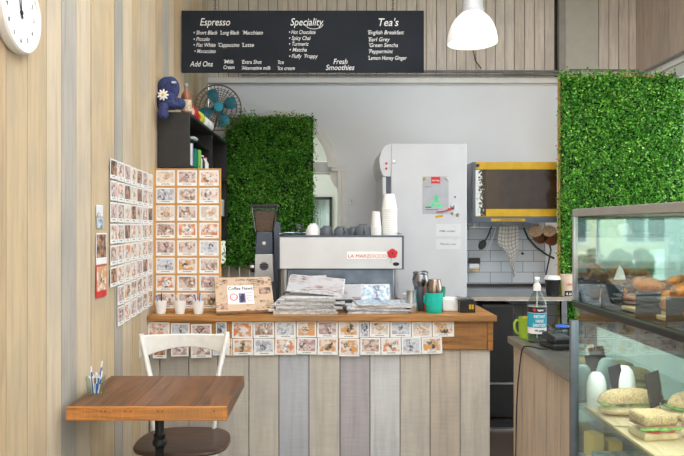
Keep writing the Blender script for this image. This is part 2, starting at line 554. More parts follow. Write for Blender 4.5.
# ---------------------------------------------------------------- mesh building
class MB:
    def __init__(s):
        s.v, s.f, s.m = [], [], []

    def add(s, vs, fs, mi=0):
        o = len(s.v)
        s.v += [tuple(v) for v in vs]
        for f in fs:
            s.f.append([i+o for i in f])
            s.m.append(mi)
        return s

    def box(s, x0, x1, y0, y1, z0, z1, mi=0, mat=None):
        vs = [Vector((x, y, z)) for x in (x0, x1) for y in (y0, y1) for z in (z0, z1)]
        if mat is not None:
            vs = [mat @ v for v in vs]
        return s.add(vs, [(0, 1, 3, 2), (4, 6, 7, 5), (0, 4, 5, 1), (2, 3, 7, 6), (0, 2, 6, 4), (1, 5, 7, 3)], mi)

    def lathe(s, prof, c=(0, 0, 0), n=24, mi=0, mat=None, cap=True):
        vs, fs = [], []
        for r, z in prof:
            for k in range(n):
                a = 2*PI*k/n
                v = Vector((r*math.cos(a), r*math.sin(a), z))
                if mat is not None:
                    v = mat @ v
                vs.append(v+Vector(c))
        for i in range(len(prof)-1):
            for k in range(n):
                k2 = (k+1) % n
                fs.append((i*n+k, i*n+k2, (i+1)*n+k2, (i+1)*n+k))
        if cap:
            fs.append(tuple(range(n))[::-1])
            fs.append(tuple((len(prof)-1)*n+k for k in range(n)))
        return s.add(vs, fs, mi)

    def tube(s, pts, r, n=8, mi=0, cap=True, flat=1.0):
        pts = [Vector(p) for p in pts]
        rs = r if isinstance(r, (list, tuple)) else [r]*len(pts)
        vs, fs = [], []
        up = None
        for i, p in enumerate(pts):
            t = (pts[min(i+1, len(pts)-1)]-pts[max(i-1, 0)]).normalized()
            if up is None:
                up = Vector((0, 0, 1)) if abs(t.z) < .9 else Vector((1, 0, 0))
            a = t.cross(up).normalized()
            b2 = a.cross(t).normalized()
            up = b2
            for k in range(n):
                an = 2*PI*k/n
                vs.append(p+(a*math.cos(an)+b2*math.sin(an)*flat)*rs[i])
        for i in range(len(pts)-1):
            for k in range(n):
                k2 = (k+1) % n
                fs.append((i*n+k, i*n+k2, (i+1)*n+k2, (i+1)*n+k))
        if cap:
            fs.append(tuple(range(n))[::-1])
            fs.append(tuple((len(pts)-1)*n+k for k in range(n)))
        return s.add(vs, fs, mi)

    def prism(s, poly, axis, a, b, mi=0):
        """poly of 2D points; axis x: (y,z), y: (x,z), z: (x,y)"""
        def P(p, t):
            return {'x': (t, p[0], p[1]), 'y': (p[0], t, p[1]), 'z': (p[0], p[1], t)}[axis]
        n = len(poly)
        vs = [P(p, a) for p in poly]+[P(p, b) for p in poly]
        fs = [tuple(range(n)), tuple(range(n, 2*n))[::-1]]
        for i in range(n):
            j = (i+1) % n
            fs.append((i, j, n+j, n+i))
        return s.add(vs, fs, mi)

    def ball(s, c, r, n=16, mi=0, mat=None, jitter=0):
        r = r if isinstance(r, (tuple, list)) else (r, r, r)
        m2 = n//2
        vs, fs = [], []
        for i in range(m2+1):
            th = PI*i/m2
            for k in range(n):
                a = 2*PI*k/n
                v = Vector((r[0]*math.sin(th)*math.cos(a), r[1]*math.sin(th)*math.sin(a), r[2]*math.cos(th)))
                if jitter and 0 < i < m2:
                    v *= 1+random.uniform(-jitter, jitter)
                if mat is not None:
                    v = mat @ v
                vs.append(v+Vector(c))
        for i in range(m2):
            for k in range(n):
                k2 = (k+1) % n
                fs.append((i*n+k, i*n+k2, (i+1)*n+k2, (i+1)*n+k))
        return s.add(vs, fs, mi)

    def mesh(s, name, mats, smooth=True, angle=35):
        me = bpy.data.meshes.new(name)
        me.from_pydata([tuple(v) for v in s.v], [], s.f)
        for m in (mats if isinstance(mats, (list, tuple)) else [mats]):
            me.materials.append(M[m] if isinstance(m, str) else m)
        me.polygons.foreach_set('material_index', s.m)
        bm = bmesh.new()
        bm.from_mesh(me)
        bmesh.ops.remove_doubles(bm, verts=bm.verts, dist=1e-5)
        bmesh.ops.recalc_face_normals(bm, faces=bm.faces)
        bm.to_mesh(me)
        bm.free()
        if smooth:
            me.polygons.foreach_set('use_smooth', [True]*len(me.polygons))
            me.set_sharp_from_angle(angle=math.radians(angle))
        me.update()
        return me


def tag(o, label=None, cat=None, group=None, kind=None):
    if label: o['label'] = label
    if cat: o['category'] = cat
    if group: o['group'] = group
    if kind: o['kind'] = kind
    return o


def ob(name, mb, mats, parent=None, bevel=0, loc=(0, 0, 0), rot=(0, 0, 0), label=None, smooth=True, seg=2):
    me = mb if isinstance(mb, bpy.types.Mesh) else mb.mesh(name, mats, smooth)
    o = bpy.data.objects.new(name, me)
    COL.objects.link(o)
    o.location = loc
    o.rotation_euler = rot
    if parent: o.parent = parent
    if bevel:
        b = o.modifiers.new('bevel', 'BEVEL')
        b.width = bevel
        b.segments = seg
        b.limit_method = 'ANGLE'
        b.angle_limit = math.radians(40)
        b.harden_normals = False
    if label: o['label'] = label
    return o


def thing(name, label, cat, loc=(0, 0, 0), rz=0, group=None, rot=None):
    o = bpy.data.objects.new(name, None)
    COL.objects.link(o)
    o.empty_display_size = .05
    o.location = loc
    o.rotation_euler = rot if rot else (0, 0, rz)
    return tag(o, label, cat, group)


def struct(name, mb, mats, bevel=0, **k):
    o = ob(name, mb, mats, None, bevel, **k)
    o['kind'] = 'structure'
    return o


KIDS = {}


def dup(root, loc, rot=None, label=None, group=None):
    kids = [c for c in COL.objects if c.parent == root]
    r = root.copy()
    COL.objects.link(r)
    r.location = loc
    if rot is not None: r.rotation_euler = rot
    if label: r['label'] = label
    if group: r['group'] = group
    for ch in kids:
        gk = [c for c in COL.objects if c.parent == ch]
        c = ch.copy()
        COL.objects.link(c)
        c.parent = r
        for g in gk:
            d = g.copy()
            COL.objects.link(d)
            d.parent = c
    return r


def text(name, s, mat, parent, loc, size, width=None, rot=(PI/2, 0, 0), shear=0.0, align='LEFT', ext=.0006, offset=0.0):
    cu = bpy.data.curves.new(name, 'FONT')
    cu.body = s
    cu.size = size
    cu.shear = shear
    cu.extrude = ext
    cu.offset = offset
    cu.align_x = align
    cu.resolution_u = 3
    tmp = bpy.data.objects.new(name+'_src', cu)
    COL.objects.link(tmp)
    dg = bpy.context.evaluated_depsgraph_get()
    me = bpy.data.meshes.new_from_object(tmp.evaluated_get(dg))
    bpy.data.objects.remove(tmp)
    bpy.data.curves.remove(cu)
    me.name = name
    if width and len(me.vertices):
        xs = [v.co.x for v in me.vertices]
        wd = max(xs)-min(xs)
        k = width/wd
        for v in me.vertices:
            v.co.x *= k
    me.materials.clear()
    me.materials.append(M[mat])
    o = bpy.data.objects.new(name, me)
    COL.objects.link(o)
    o.parent = parent
    o.location = loc
    o.rotation_euler = rot
    return o


ORD = ['first', 'second', 'third', 'fourth', 'fifth', 'sixth', 'seventh', 'eighth', 'ninth', 'tenth', 'eleventh', 'twelfth',
       'thirteenth', 'fourteenth', 'fifteenth', 'sixteenth']

# ================================================================ THE SETTING
XL, YB, XR = -1.05, 5.63, 2.71

struct('floor', MB().box(-1.2, 3.0, -1.6, 5.75, -.08, 0), 'floor')
# left wall: boards of different tones, one after another
p = MB()
p.box(-1.12, -1.068, -.6, YB, 0, 3.75, 4)
edges = [(-.6, 0), (-.42, 1), (-.25, 0), (-.08, 3), (.1, 0), (.27, 1), (.43, 0), (.6, 1), (.76, 0), (.93, 3), (1.1, 0), (1.27, 1), (1.43, 0),
         (1.6, 1), (1.76, 0), (1.93, 3), (2.09, 0), (2.24, 0), (2.39, 1), (2.526, 2), (2.677, 1), (2.84, 0), (3.0, 0), (3.155, 2), (3.278, 1),
         (3.43, 0), (3.59, 1), (3.75, 0), (3.907, 3), (4.07, 2), (4.22, 0), (4.37, 3), (4.54, 0), (4.7, 1), (4.86, 0), (5.02, 3), (5.2, 0), (5.36, 2), (5.5, 0), (YB, 0)]
for (a, k), (b_, _) in zip(edges[:-1], edges[1:]):
    off = random.uniform(0, .003)
    p.box(-1.07, XL-off, a+.003, b_-.003, 0, 3.75, k)
struct('wall_left', p, ['plank_beige', 'plank_pale', 'plank_grey', 'plank_tan', 'gap'])

# back wall with an arched opening
AX, AZ, RI, RO = X(280, YB), Z(168, YB), .43, .505
OX1 = X(341.5, YB)
OX0 = AX-(OX1-AX)
p = MB()
p.box(XL, OX0, YB, YB+.14, 0, 2.76)
p.box(OX1, 2.95, YB, YB+.14, 0, 2.76)
p.box(OX0, OX1, YB, YB+.14, 0, .95)
ZT = Z(171.5, YB)
arc = [(AX+RI*math.cos(PI*k/24), max(ZT, AZ+RI*math.sin(PI*k/24))) for k in range(25)]
poly = [(OX1, ZT)]+[(AX+RI, ZT)]+arc+[(AX-RI, ZT), (OX0, ZT), (OX0, 2.76), (OX1, 2.76)]
# split at the crown so every face stays simple
half_r = [(OX1, ZT), (OX1, 2.76), (AX, 2.76)]+[q for q in arc[12::-1]]
half_l = [(OX0, ZT), (OX0, 2.76), (AX, 2.76)]+[q for q in arc[12:]]
p.prism(half_r, 'y', YB, YB+.14)
p.prism(half_l[::-1], 'y', YB, YB+.14)
p.box(-1.2, 3.0, YB+.03, YB+.14, 2.76, 3.75)
struct('wall_back', p, 'plaster')
# arch mouldings
p = MB()
for (r0, r1, dp) in ((RI-.01, RI+.03, .035), (RI+.03, RO, .02)):
    for k in range(32):
        a0, a1 = PI*k/32, PI*(k+1)/32
        q = [(AX+r*math.cos(a), AZ+r*math.sin(a)) for r, a in ((r0, a0), (r1, a0), (r1, a1), (r0, a1))]
        p.prism(q, 'y', YB-dp, YB)
p.box(OX1-.035, OX1+.05, YB-.015, YB, .95, Z(165, YB))
p.box(OX1-.0, OX1+.012, YB-.03, YB, .95, Z(172, YB))
p.box(X(331, YB), OX1+.05, YB-.018, YB, Z(171.5, YB), Z(165, YB))
struct('trim_1', p, 'white_trim', .002)
p = MB()
cx_, cz_ = OX1, Z(172, YB)
rr = .10
q = [(cx_, cz_), (cx_, cz_-.145)]+[(cx_-.105+.105*math.cos(a)*1.0, cz_-.145*math.sin(a)) for a in [PI/2*(1-k/8) for k in range(9)]][::-1]
q = [(cx_, cz_), (cx_-.105, cz_)]+[(cx_-.105*math.cos(a), cz_-.145*math.sin(a)) for a in [PI/2*k/8 for k in range(1, 9)]]
p.prism(q, 'y', YB+.02, YB+.05)
p.box(cx_-.022, cx_, YB+.02, YB+.05, .95, cz_-.14)
struct('trim_2', p, 'white_trim')
struct('trim_10', MB().box(OX0, OX1, 5.775, 5.80, Z(171, YB), Z(160, YB)).box(OX0, OX1, 5.765, 5.81, Z(173, YB), Z(171.6, YB)), 'white_trim', .003)
# room behind the arch: roof left open to brighten it, with a pale wall and a curtained window
p = MB()
WX0, WX1, WZ0, WZ1 = X(309, 7.6), X(332, 7.6), .9, Z(197, 7.6)
p.box(-3.2, WX0, 7.6, 7.7, 0, 2.6)
p.box(WX1, 2.0, 7.6, 7.7, 0, 2.6)
p.box(WX0, WX1, 7.6, 7.7, 0, WZ0)
p.box(WX0, WX1, 7.6, 7.7, WZ1, 2.6)
p.box(-3.2, 2.0, 5.78, 7.7, -.08, 0)
p.box(-3.2, -3.1, 5.78, 7.7, 0, 2.6)
p.box(.35, .45, 5.78, 7.6, 0, 2.6)
p.box(-3.2, .45, 6.9, 7.7, 2.6, 2.7)
struct('wall_rear_lobby', p, 'plaster_warm')
p = MB()
t_ = .03
p.box(WX0, WX0+t_, 7.57, 7.62, WZ0, WZ1).box(WX1-t_, WX1, 7.57, 7.62, WZ0, WZ1)
p.box(WX0, WX1, 7.57, 7.62, WZ1-t_, WZ1).box(WX0, WX1, 7.57, 7.62, WZ0, WZ0+t_)
win = struct('window_1', p, 'black_lam')
ob('pane', MB().box(WX0+t_, WX1-t_, 7.64, 7.645, WZ0+t_, WZ1-t_), 'glass', win)
cu_ = MB()
pts = []
for k in range(41):
    x = WX0+(WX1-WX0)*k/40
    pts.append((x, 7.72+.012*math.sin(k*1.6)))
for (a, b_) in zip(pts[:-1], pts[1:]):
    cu_.add([(a[0], a[1], WZ0-.05), (b_[0], b_[1], WZ0-.05), (b_[0], b_[1], WZ1+.05), (a[0], a[1], WZ1+.05)], [(0, 1, 2, 3)])
co = ob('window_curtain', cu_, 'white_paper')
sol = co.modifiers.new('thickness', 'SOLIDIFY')
sol.thickness = .002
tag(co, 'sheer white curtain hanging in the small dark framed window beyond the arch', 'curtain')
# line of painted boards above the white wall (bulkhead)
p = MB()
p.box(XL, XR+.01, YB+.005, YB+.03, 2.74, 3.75, 2)
x = XL
first = True
while x < XR-.01:
    px = VX+x*F/YB
    if abs(px-557) < 4.5:
        x = X(564, YB)
        continue
    if 562 < px < 590:
        p.box(X(564.5, YB), X(598, YB), YB-.008, YB+.01, 2.755, 3.75, 1)
        x = X(598.5, YB)
        continue
    wd = random.choice([.083, .086, .09, .165 if random.random() < .25 else .088])
    x1 = min(x+wd, XR)
    p.box(x+.003, x1-.003, YB-.006-random.uniform(0, .002), YB+.01, 2.755, 3.75, 0)
    x = x1
struct('wall_back_boards', p, ['painted_board', 'panel_greige', 'gap'])
struct('trim_3', MB().box(X(557, YB), X(563.5, YB), YB-.05, YB, 2.74, 3.75), 'grey_trim', .004)
p = MB()
p.box(XL, XR, YB-.045, YB, 2.70, 2.745)
p.box(XL, XR, YB-.012, YB, 2.685, 2.70)
struct('trim_4', p, 'white_trim', .003)
# right bulkhead and lower wall
p = MB()
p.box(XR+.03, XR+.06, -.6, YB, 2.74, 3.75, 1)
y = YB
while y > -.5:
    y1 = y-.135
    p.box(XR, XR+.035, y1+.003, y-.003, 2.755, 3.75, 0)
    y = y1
struct('wall_right_boards', p, ['painted_board_darker', 'gap'])
struct('trim_5', MB().box(XR-.02, XR+.05, -.6, YB-.05, 2.70, 2.745).box(XR, XR+.06, -.6, YB-.05, 2.60, 2.70), 'white_trim', .003)
p = MB()
p.box(2.86, 2.95, -.6, 3.2, 0, 2.75)
p.box(2.86, 2.95, 3.2, 5.55, 0, .8)
p.box(2.86, 2.95, 5.45, 5.63, .8, 2.75)
p.box(2.72, 2.95, -.6, 5.63, 2.745, 2.78)
struct('wall_right', p, 'plaster')
p = MB()
for yy in (3.2, 4.32, 5.4):
    p.box(2.85, 2.92, yy, yy+.05, .8, 2.75)
p.box(2.85, 2.92, 3.2, 5.45, .8, .85).box(2.85, 2.92, 3.2, 5.45, 2.69, 2.745)
win = struct('window_2', p, 'white_trim', .003)
ob('pane', MB().box(2.88, 2.885, 3.25, 5.4, .85, 2.69), 'glass', win)
# ceiling, out of view, with an opening added to let sky light down
p = MB()
p.box(-1.2, 3.0, -1.6, -.2, 3.75, 3.85)
p.box(-1.2, 3.0, 3.5, 5.8, 3.75, 3.85)
p.box(-1.2, -.6, -.2, 3.5, 3.75, 3.85)
p.box(2.4, 3.0, -.2, 3.5, 3.75, 3.85)
struct('ceiling', p, 'ceiling')

# tiled splashback
tl = struct('trim_6', MB().box(X(462, YB), X(545, YB), YB-.012, YB, .9, 1.55), 'tile')
struct('trim_7', MB().box(X(545.3, YB), 1.98, YB-.01, YB, .9, 1.55), 'plaster')
struct('trim_8', MB().box(X(462, YB), 2.6, YB-.012, YB, 0, .86), 'tile_grey')
# floor mat and metal strip in the passage
struct('trim_9', MB().box(.97, 2.1, 4.545, 4.57, 0, .012), 'steel')
tag(ob('floor_mat', MB().box(.99, 2.1, 4.575, 4.74, 0, .012), 'mat_black', bevel=.003), 'black rubber mat on the floor of the passage behind the bar', 'mat')

# ================================================================ pipes under the boards
def pipe(label, pts, r, mat='conduit'):
    t = tag(ob('conduit_pipe', MB().tube(pts, r, 8), mat), label, 'pipe', )
    return t


yb = YB-.02
pipe('upper grey conduit running under the painted boards across the back wall', [(XL+.15, yb-.04, Z(73.2, YB)), (X(556, YB), yb-.04, Z(73.2, YB))], .012)
pipe('lower grey conduit running just above the white ledge of the back wall', [(XL+.3, yb-.045, Z(77, YB)), (X(552, YB), yb-.045, Z(77, YB))], .010)
pipe('grey conduit bending round the dark post towards the green wall', [(X(500, YB), yb-.075, Z(75, YB)), (X(548, YB), yb-.075, Z(76.5, YB)), (X(556, YB), yb-.09, Z(78, YB)), (X(566, YB), yb-.08, Z(73, YB)), (X(634, YB), yb-.06, Z(73, YB))], .012)
pipe('short grey conduit dropping down the wall beside the green wall', [(X(558.5, YB), yb-.03, Z(80, YB)), (X(558.5, YB), yb-.03, Z(118, YB))], .010)
pipe('grey conduit running along the foot of the right boards', [(XR-.03, 5.5, 2.76), (XR-.03, 3.2, 2.76)], .012)
sw = thing('wall_switch', 'small round metal switch on the white wall beside the arch', 'switch', (X(351.5, YB), YB, Z(202.5, YB)))
ob('back_plate', MB().lathe([(.022, 0), (.022, .006), (.018, .01)], mat=Euler((PI/2, 0, 0)).to_matrix()), 'steel', sw)
ob('toggle', MB().ball((0, -.014, .004), (.008, .012, .014), 10), 'brass', sw)
pipe('thin dark cable hanging down the boards behind the pendant lamp', [(X(472, YB), yb-.02, Z(50, YB)), (X(474, YB), yb-.03, Z(62, YB)), (X(480, YB), yb-.03, Z(70, YB))], .005, 'black')


# ================================================================ green walls
def hedge(label, x0, x1, z0, z1, y0, y1, n, seed, back='frame_wood'):
    """artificial boxwood: a dark backing carrying thousands of small leaves"""
    rs = np.random.RandomState(seed)
    cx = (x0+x1)/2
    t = thing('artificial_hedge_panel', label, 'green wall', (cx, y1, z0))
    ob('backing_board', MB().box(x0-cx-.004, x1-cx, -.02, 0, 0, z1-z0), back, t)
    ob('mat_base', MB().box(x0-cx+.012, x1-cx-.012, -.035, -.0205, .015, z1-z0-.015), 'leaf_base', t)
    W, HH, D = x1-x0, z1-z0, y1-y0
    # tufts
    nt_ = int(n/9)
    tx = rs.uniform(-.004, W+.004, nt_)
    tz = rs.uniform(-.004, HH+.008, nt_)
    ty = rs.uniform(.25, 1.0, nt_)
    px = np.repeat(tx, 9)+rs.normal(0, .018, nt_*9)
    pz = np.repeat(tz, 9)+rs.normal(0, .018, nt_*9)
    py = np.repeat(ty, 9)*(D-.03)+rs.normal(0, .007, nt_*9)
    N = nt_*9
    # stray sprigs past the edges
    base = np.stack([px+x0-cx, -.03-np.clip(py, 0, D-.02), pz], 1)
    d = rs.normal(0, 1, (N, 3))
    d[:, 1] = -np.abs(d[:, 1])*.8
    d /= np.linalg.norm(d, axis=1)[:, None]
    sd = np.cross(d, rs.normal(0, 1, (N, 3)))
    sd /= np.linalg.norm(sd, axis=1)[:, None]
    ln = rs.uniform(.010, .025, N)[:, None]
    wd = ln*rs.uniform(.28, .42, N)[:, None]
    v0 = base
    v1 = base+d*ln*.5+sd*wd
    v2 = base+d*ln
    v3 = base+d*ln*.5-sd*wd
    vs = np.stack([v0, v1, v2, v3], 1).reshape(-1, 3)
    vs[:, 1] = np.minimum(vs[:, 1], -.021)
    me = bpy.data.meshes.new('foliage')
    me.vertices.add(N*4)
    me.vertices.foreach_set('co', vs.ravel())
    me.loops.add(N*4)
    me.loops.foreach_set('vertex_index', np.arange(N*4))
    me.polygons.add(N)
    me.polygons.foreach_set('loop_start', np.arange(N)*4)
    me.polygons.foreach_set('loop_total', np.full(N, 4))
    me.materials.append(M['leaf'])
    me.update(calc_edges=True)
    fo = ob('foliage', me, None, t)
    fo['kind'] = 'stuff'
    return t


hedge('squarer artificial foliage panel between the black shelf and the arch',
      X(225, 5.5), X(313, 5.5), Z(266, 5.5), Z(116, 5.5), 5.50, 5.625-.04, 26000, 3, 'leaf_base')
hedge('tall artificial foliage panel behind the glass display case',
      1.815, 2.80, .68, Z(75, 5.0), 4.97, 5.05, 54000, 5)
# boards of wall below the left green wall
p = MB()
x = XL+.002
while x < -.1:
    p.box(x+.002, x+.088, YB-.012, YB, 0, 1.12)
    x += .09
struct('wall_back_wainscot', p, 'clad_tan')

# ================================================================ chalkboard
DB = 4.54
bx0, bx1, bz0, bz1 = X(181.5, DB), X(424, DB), Z(72.5, DB), Z(10.5, DB)
bt = thing('menu_board', 'long black chalkboard menu hanging on chains above the bar', 'menu board', ((bx0+bx1)/2, DB, bz0))
ob('board', MB().box(bx0-(bx0+bx1)/2, bx1-(bx0+bx1)/2, 0, .015, 0, bz1-bz0), 'slate', bt, .002)
for cxp in (215, 393):
    ch = MB()
    zz = bz1-bz0
    xx = X(cxp, DB)-(bx0+bx1)/2
    k = 0
    while zz < 3.75-bz0:
        pts = [(xx+(.006*math.cos(a) if k % 2 == 0 else 0), .008+(.006*math.cos(a) if k % 2 else 0), zz+.008+.012*math.sin(a)) for a in [2*PI*i/8 for i in range(9)]]
        ch.tube(pts, .002, 5, cap=False)
        zz += .018
        k += 1
    ob('chain', ch, 'iron', bt)


def chalk(s, px0, px1, by, size, shear=.25):
    k = DB/F
    return text('lettering', s, 'chalk', bt, (X(px0, DB)-(bx0+bx1)/2, -.001, Z(by, DB)-bz0), size*k, (px1-px0)*k, shear=shear, offset=.0001)


for a in [('Espresso', 199.5, 229.5, 25.5, 10.5), ('Speciality', 290, 323, 25.5, 10.5), ("Tea's", 377, 397, 26, 11), ('Add Ons', 190, 213, 66.5, 7.5),
          ('Fresh', 333, 347, 64, 7.5), ('Smoothies', 325.5, 354, 70, 7.5),
          ('\u2022 Short Black', 193, 217, 34.5, 5.6), ("'Long Black", 219.5, 238.5, 34.5, 5.6), ("'Macchiato", 242, 262, 34.5, 5.6),
          ('\u2022 Piccolo', 193, 209, 41, 5.6), ('\u2022 Flat White', 193, 215, 46.8, 5.6), ("'Cappuccino", 217.5, 238.5, 46.8, 5.6), ("'Latte", 241, 253, 46.8, 5.6),
          ('\u2022 Mocaccino', 194, 215, 53, 5.6), ("'Milk", 223, 233, 63.5, 5.4), ('Cream', 223, 234, 69, 5.4),
          ("'Extra Shot", 241, 261, 63.8, 5.4), ("'Alternative milk", 241, 270, 69.8, 5.4), ("'Ice", 277, 283, 64, 5.4), ("'Ice cream", 277, 294, 70, 5.4),
          ('\u2022 Hot Chocolate', 288.5, 315, 34, 5.6), ('\u2022 Spicy Chai', 288.5, 310, 40, 5.6), ('\u2022 Turmeric', 288.5, 308, 45.8, 5.6),
          ('\u2022 Matcha', 289, 306, 51.6, 5.6), ('\u2022 Fluffy', 288.5, 301, 58, 5.6), ("'Frappy", 303.5, 317, 58, 5.6),
          ("'English Breakfast", 367, 403, 34.3, 5.6), ("'Earl Grey", 367.5, 389, 41.3, 5.6), ("'Green Sencha", 368, 397, 47, 5.6),
          ("'Peppermint", 368, 392, 53.2, 5.6), ("'Lemon Honey Ginger", 367.5, 406, 59.8, 5.6)]:
    chalk(*a)
k_ = DB/F
ob('flourish', MB().tube([(X(308, DB)-(bx0+bx1)/2+.0, -.001, Z(26, DB)-bz0)]+[(X(314+9*math.cos(a), DB)-(bx0+bx1)/2, -.001, Z(24+5*math.sin(a), DB)-bz0) for a in [PI*(1-i/8) for i in range(9)]][1:], .0022, 5), 'chalk', bt)

# ================================================================ pendant lamp
DP = 4.1
lx, lz = X(472.3, DP), Z(43.5, DP)
k = DP/F
lt = thing('pendant_lamp', 'lit pendant lamp with a white dome shade and metal cap', 'lamp', (lx, DP, lz))
dome = [(24.6*k, 0), (25*k, .01), (24.4*k, 6*k), (23.2*k, 12*k), (21*k, 18*k), (17.8*k, 23.5*k), (14*k, 27.5*k), (10.6*k, 30.5*k)]
inner = [(r-.004, z) for r, z in dome[::-1]]
ob('lamp_shade', MB().lathe(dome+inner, n=48, cap=False), 'lamp_shade', lt)
ob('lamp_holder', MB().lathe([(10.8*k, 30*k), (11.2*k, 31*k), (11.2*k, 34*k), (10.4*k, 34.5*k), (10.4*k, 54*k), (8*k, 57*k), (3*k, 66*k)], n=32), 'alu', lt)
ob('cord', MB().tube([(0, 0, 65*k), (0, 0, 3.75-lz)], .005), 'black', lt)
ob('bulb', MB().lathe([(.004, 8*k), (.03, 11*k), (.035, 15*k), (.02, 24*k), (.015, 30*k)], n=16), 'bulb', lt)

# ================================================================ clock
cl = thing('wall_clock', 'round white wall clock hanging high on the plank wall', 'clock', (XL+.001, 2.205, 2.195), rot=(0, 0, PI/2))
cl.location = (XL+.001, 2.13, 2.16)
cl.scale = (.88, .88, .88)
R_ = Euler((PI/2, 0, 0)).to_matrix()
ob('clock_case', MB().lathe([(.148, 0), (.152, .01), (.152, .035), (.146, .042), (.135, .038), (.132, .03), (.0, .03)], n=64, mat=R_, cap=False), 'white', cl)
ob('clock_back', MB().lathe([(.1485, .0), (.1535, .006), (.1535, .012)], n=64, mat=R_), 'white_trim', cl)
ob('clock_face', MB().lathe([(.134, .028), (.134, .031)], n=64, mat=R_), 'white_paper', cl)
for h in range(1, 13):
    a = PI/2-h*PI/6
    text('numeral', str(h), 'black', cl, (.105*math.cos(a), -.0315, .105*math.sin(a)-.008), .024, align='CENTER')
for (a, l_, w_, n_) in ((PI/2+.42, .062, .004, 'hour_hand'), (PI/2+.1, .095, .003, 'minute_hand')):
    d_ = Vector((math.cos(a), 0, math.sin(a)))
    s_ = Vector((-math.sin(a), 0, math.cos(a)))*w_
    b0 = -d_*.022+Vector((0, -.034, 0))
    e0 = d_*l_+Vector((0, -.034, 0))
    hb = MB()
    vs = [b0-s_, b0+s_, e0+s_*.3, e0-s_*.3]
    hb.add([v for v in vs]+[v+Vector((0, -.001, 0)) for v in vs], [(0, 1, 2, 3), (7, 6, 5, 4), (0, 1, 5, 4), (1, 2, 6, 5), (2, 3, 7, 6), (3, 0, 4, 7)])
    ob(n_, hb, 'black', cl)
ob('hub', MB().lathe([(.008, .03), (.008, .037)], n=16, mat=R_), 'black', cl)

# ================================================================ photo prints
PV = [
    ('picture_orange', [(214, 132, 88), (222, 176, 146), (232, 224, 218)], [(250, 246, 240), (206, 200, 196), (96, 88, 88)], 'orange and white'),
    ('picture_cream', [(232, 214, 196), (240, 230, 220), (210, 196, 184)], [(196, 150, 110), (226, 196, 160), (120, 96, 80)], 'cream and tan'),
    ('picture_grey', [(200, 204, 210), (224, 226, 230), (180, 180, 186)], [(70, 72, 80), (150, 152, 158), (220, 222, 224)], 'grey and black'),
    ('picture_brown', [(150, 120, 104), (190, 160, 146), (220, 204, 196)], [(240, 236, 230), (200, 180, 160), (110, 84, 70)], 'brown and white'),
    ('picture_golden', [(226, 160, 80), (206, 164, 132), (228, 216, 206)], [(60, 56, 58), (130, 110, 96), (220, 190, 120)], 'golden and black'),
    ('picture_rose', [(206, 176, 170), (226, 206, 200), (180, 150, 146)], [(236, 230, 226), (160, 130, 120), (90, 76, 76)], 'dusty pink and white'),
    ('picture_night', [(70, 62, 60), (130, 96, 78), (190, 150, 126)], [(210, 150, 96), (150, 110, 90), (40, 38, 40)], 'dark brown'),
]
for i, (n_, a, b_, _) in enumerate(PV):
    M[n_] = picture(n_, a, b_, i*7)
CARDM = {}


def card_mesh(w_, h_, v, cap=True):
    key = (round(w_, 3), round(h_, 3), v)
    if key in CARDM: return CARDM[key]
    mb = MB()
    mb.box(-w_/2, w_/2, -.0012, 0, -h_/2, h_/2, 0)
    m_ = w_*.08
    z0 = -h_/2+(h_*.2 if cap else m_)
    mb.box(-w_/2+m_, w_/2-m_, -.0016, -.0011, z0, h_/2-m_*.9, 1)
    if cap:  # handwritten caption: a wavy line of ink
        zc = -h_/2+h_*.11
        n = 14
        vs = []
        for k in range(n):
            xx = -w_*.22+w_*.44*k/(n-1)
            zz = zc+h_*.022*math.sin(k*2.3)+h_*.01*math.sin(k*5.1)
            vs += [(xx, -.0014, zz-h_*.012), (xx, -.0014, zz+h_*.018)]
        mb.add(vs, [(2*k, 2*k+2, 2*k+3, 2*k+1) for k in range(n-1)], 2)
    me = mb.mesh('photo_print', ['white_paper', PV[v][0], 'slate'], smooth=False)
    CARDM[key] = me
    return me


def card(loc, w_, h_, v, label, group, rz=0, roll=0, cap=True):
    o = ob('photo_print', card_mesh(w_, h_, v, cap), None, None, loc=loc)
    o.rotation_euler = Euler((0, roll, rz), 'XYZ')
    return tag(o, label, 'photo', group)


# left wall grid
rr_ = random.Random(11)
for kx in range(7):
    for row in range(8):
        if kx == 0 and row > 5: continue
        y = 3.07+.107*kx+.052
        z = 1.78-.004*kx-(.105-.0013*kx)*(row+.5)
        w_, h_ = .100, .096
        v = rr_.choice([0, 1, 3, 5, 6, 4, 3, 5, 0])
        if kx == 0 and row == 0: v = 6
        card((XL+.0045, y, z), w_, h_, v, f'{PV[v][3]} photo on the plank wall, {ORD[row]} row down, {ORD[kx]} from the left',
             'photo prints in rows on the plank wall', PI/2, rr_.uniform(-.02, .02))
# loose papers nearer the camera on the same wall
def paper(y0, y1, za, zb, mats_, label, cat, name):
    mb = MB()
    wdt, hgt = y1-y0, za-zb
    mb.box(-wdt/2, wdt/2, -.001, 0, -hgt/2, hgt/2, 0)
    if len(mats_) > 1:
        mb.box(-wdt/2+.006, wdt/2-.006, -.0014, -.0009, -hgt/2+.03*(hgt > .1), hgt/2-.006, 1)
    o = ob(name, mb, mats_, loc=(XL+.0045, (y0+y1)/2, (za+zb)/2), smooth=False)
    o.rotation_euler = (0, 0, PI/2)
    tag(o, label, cat)


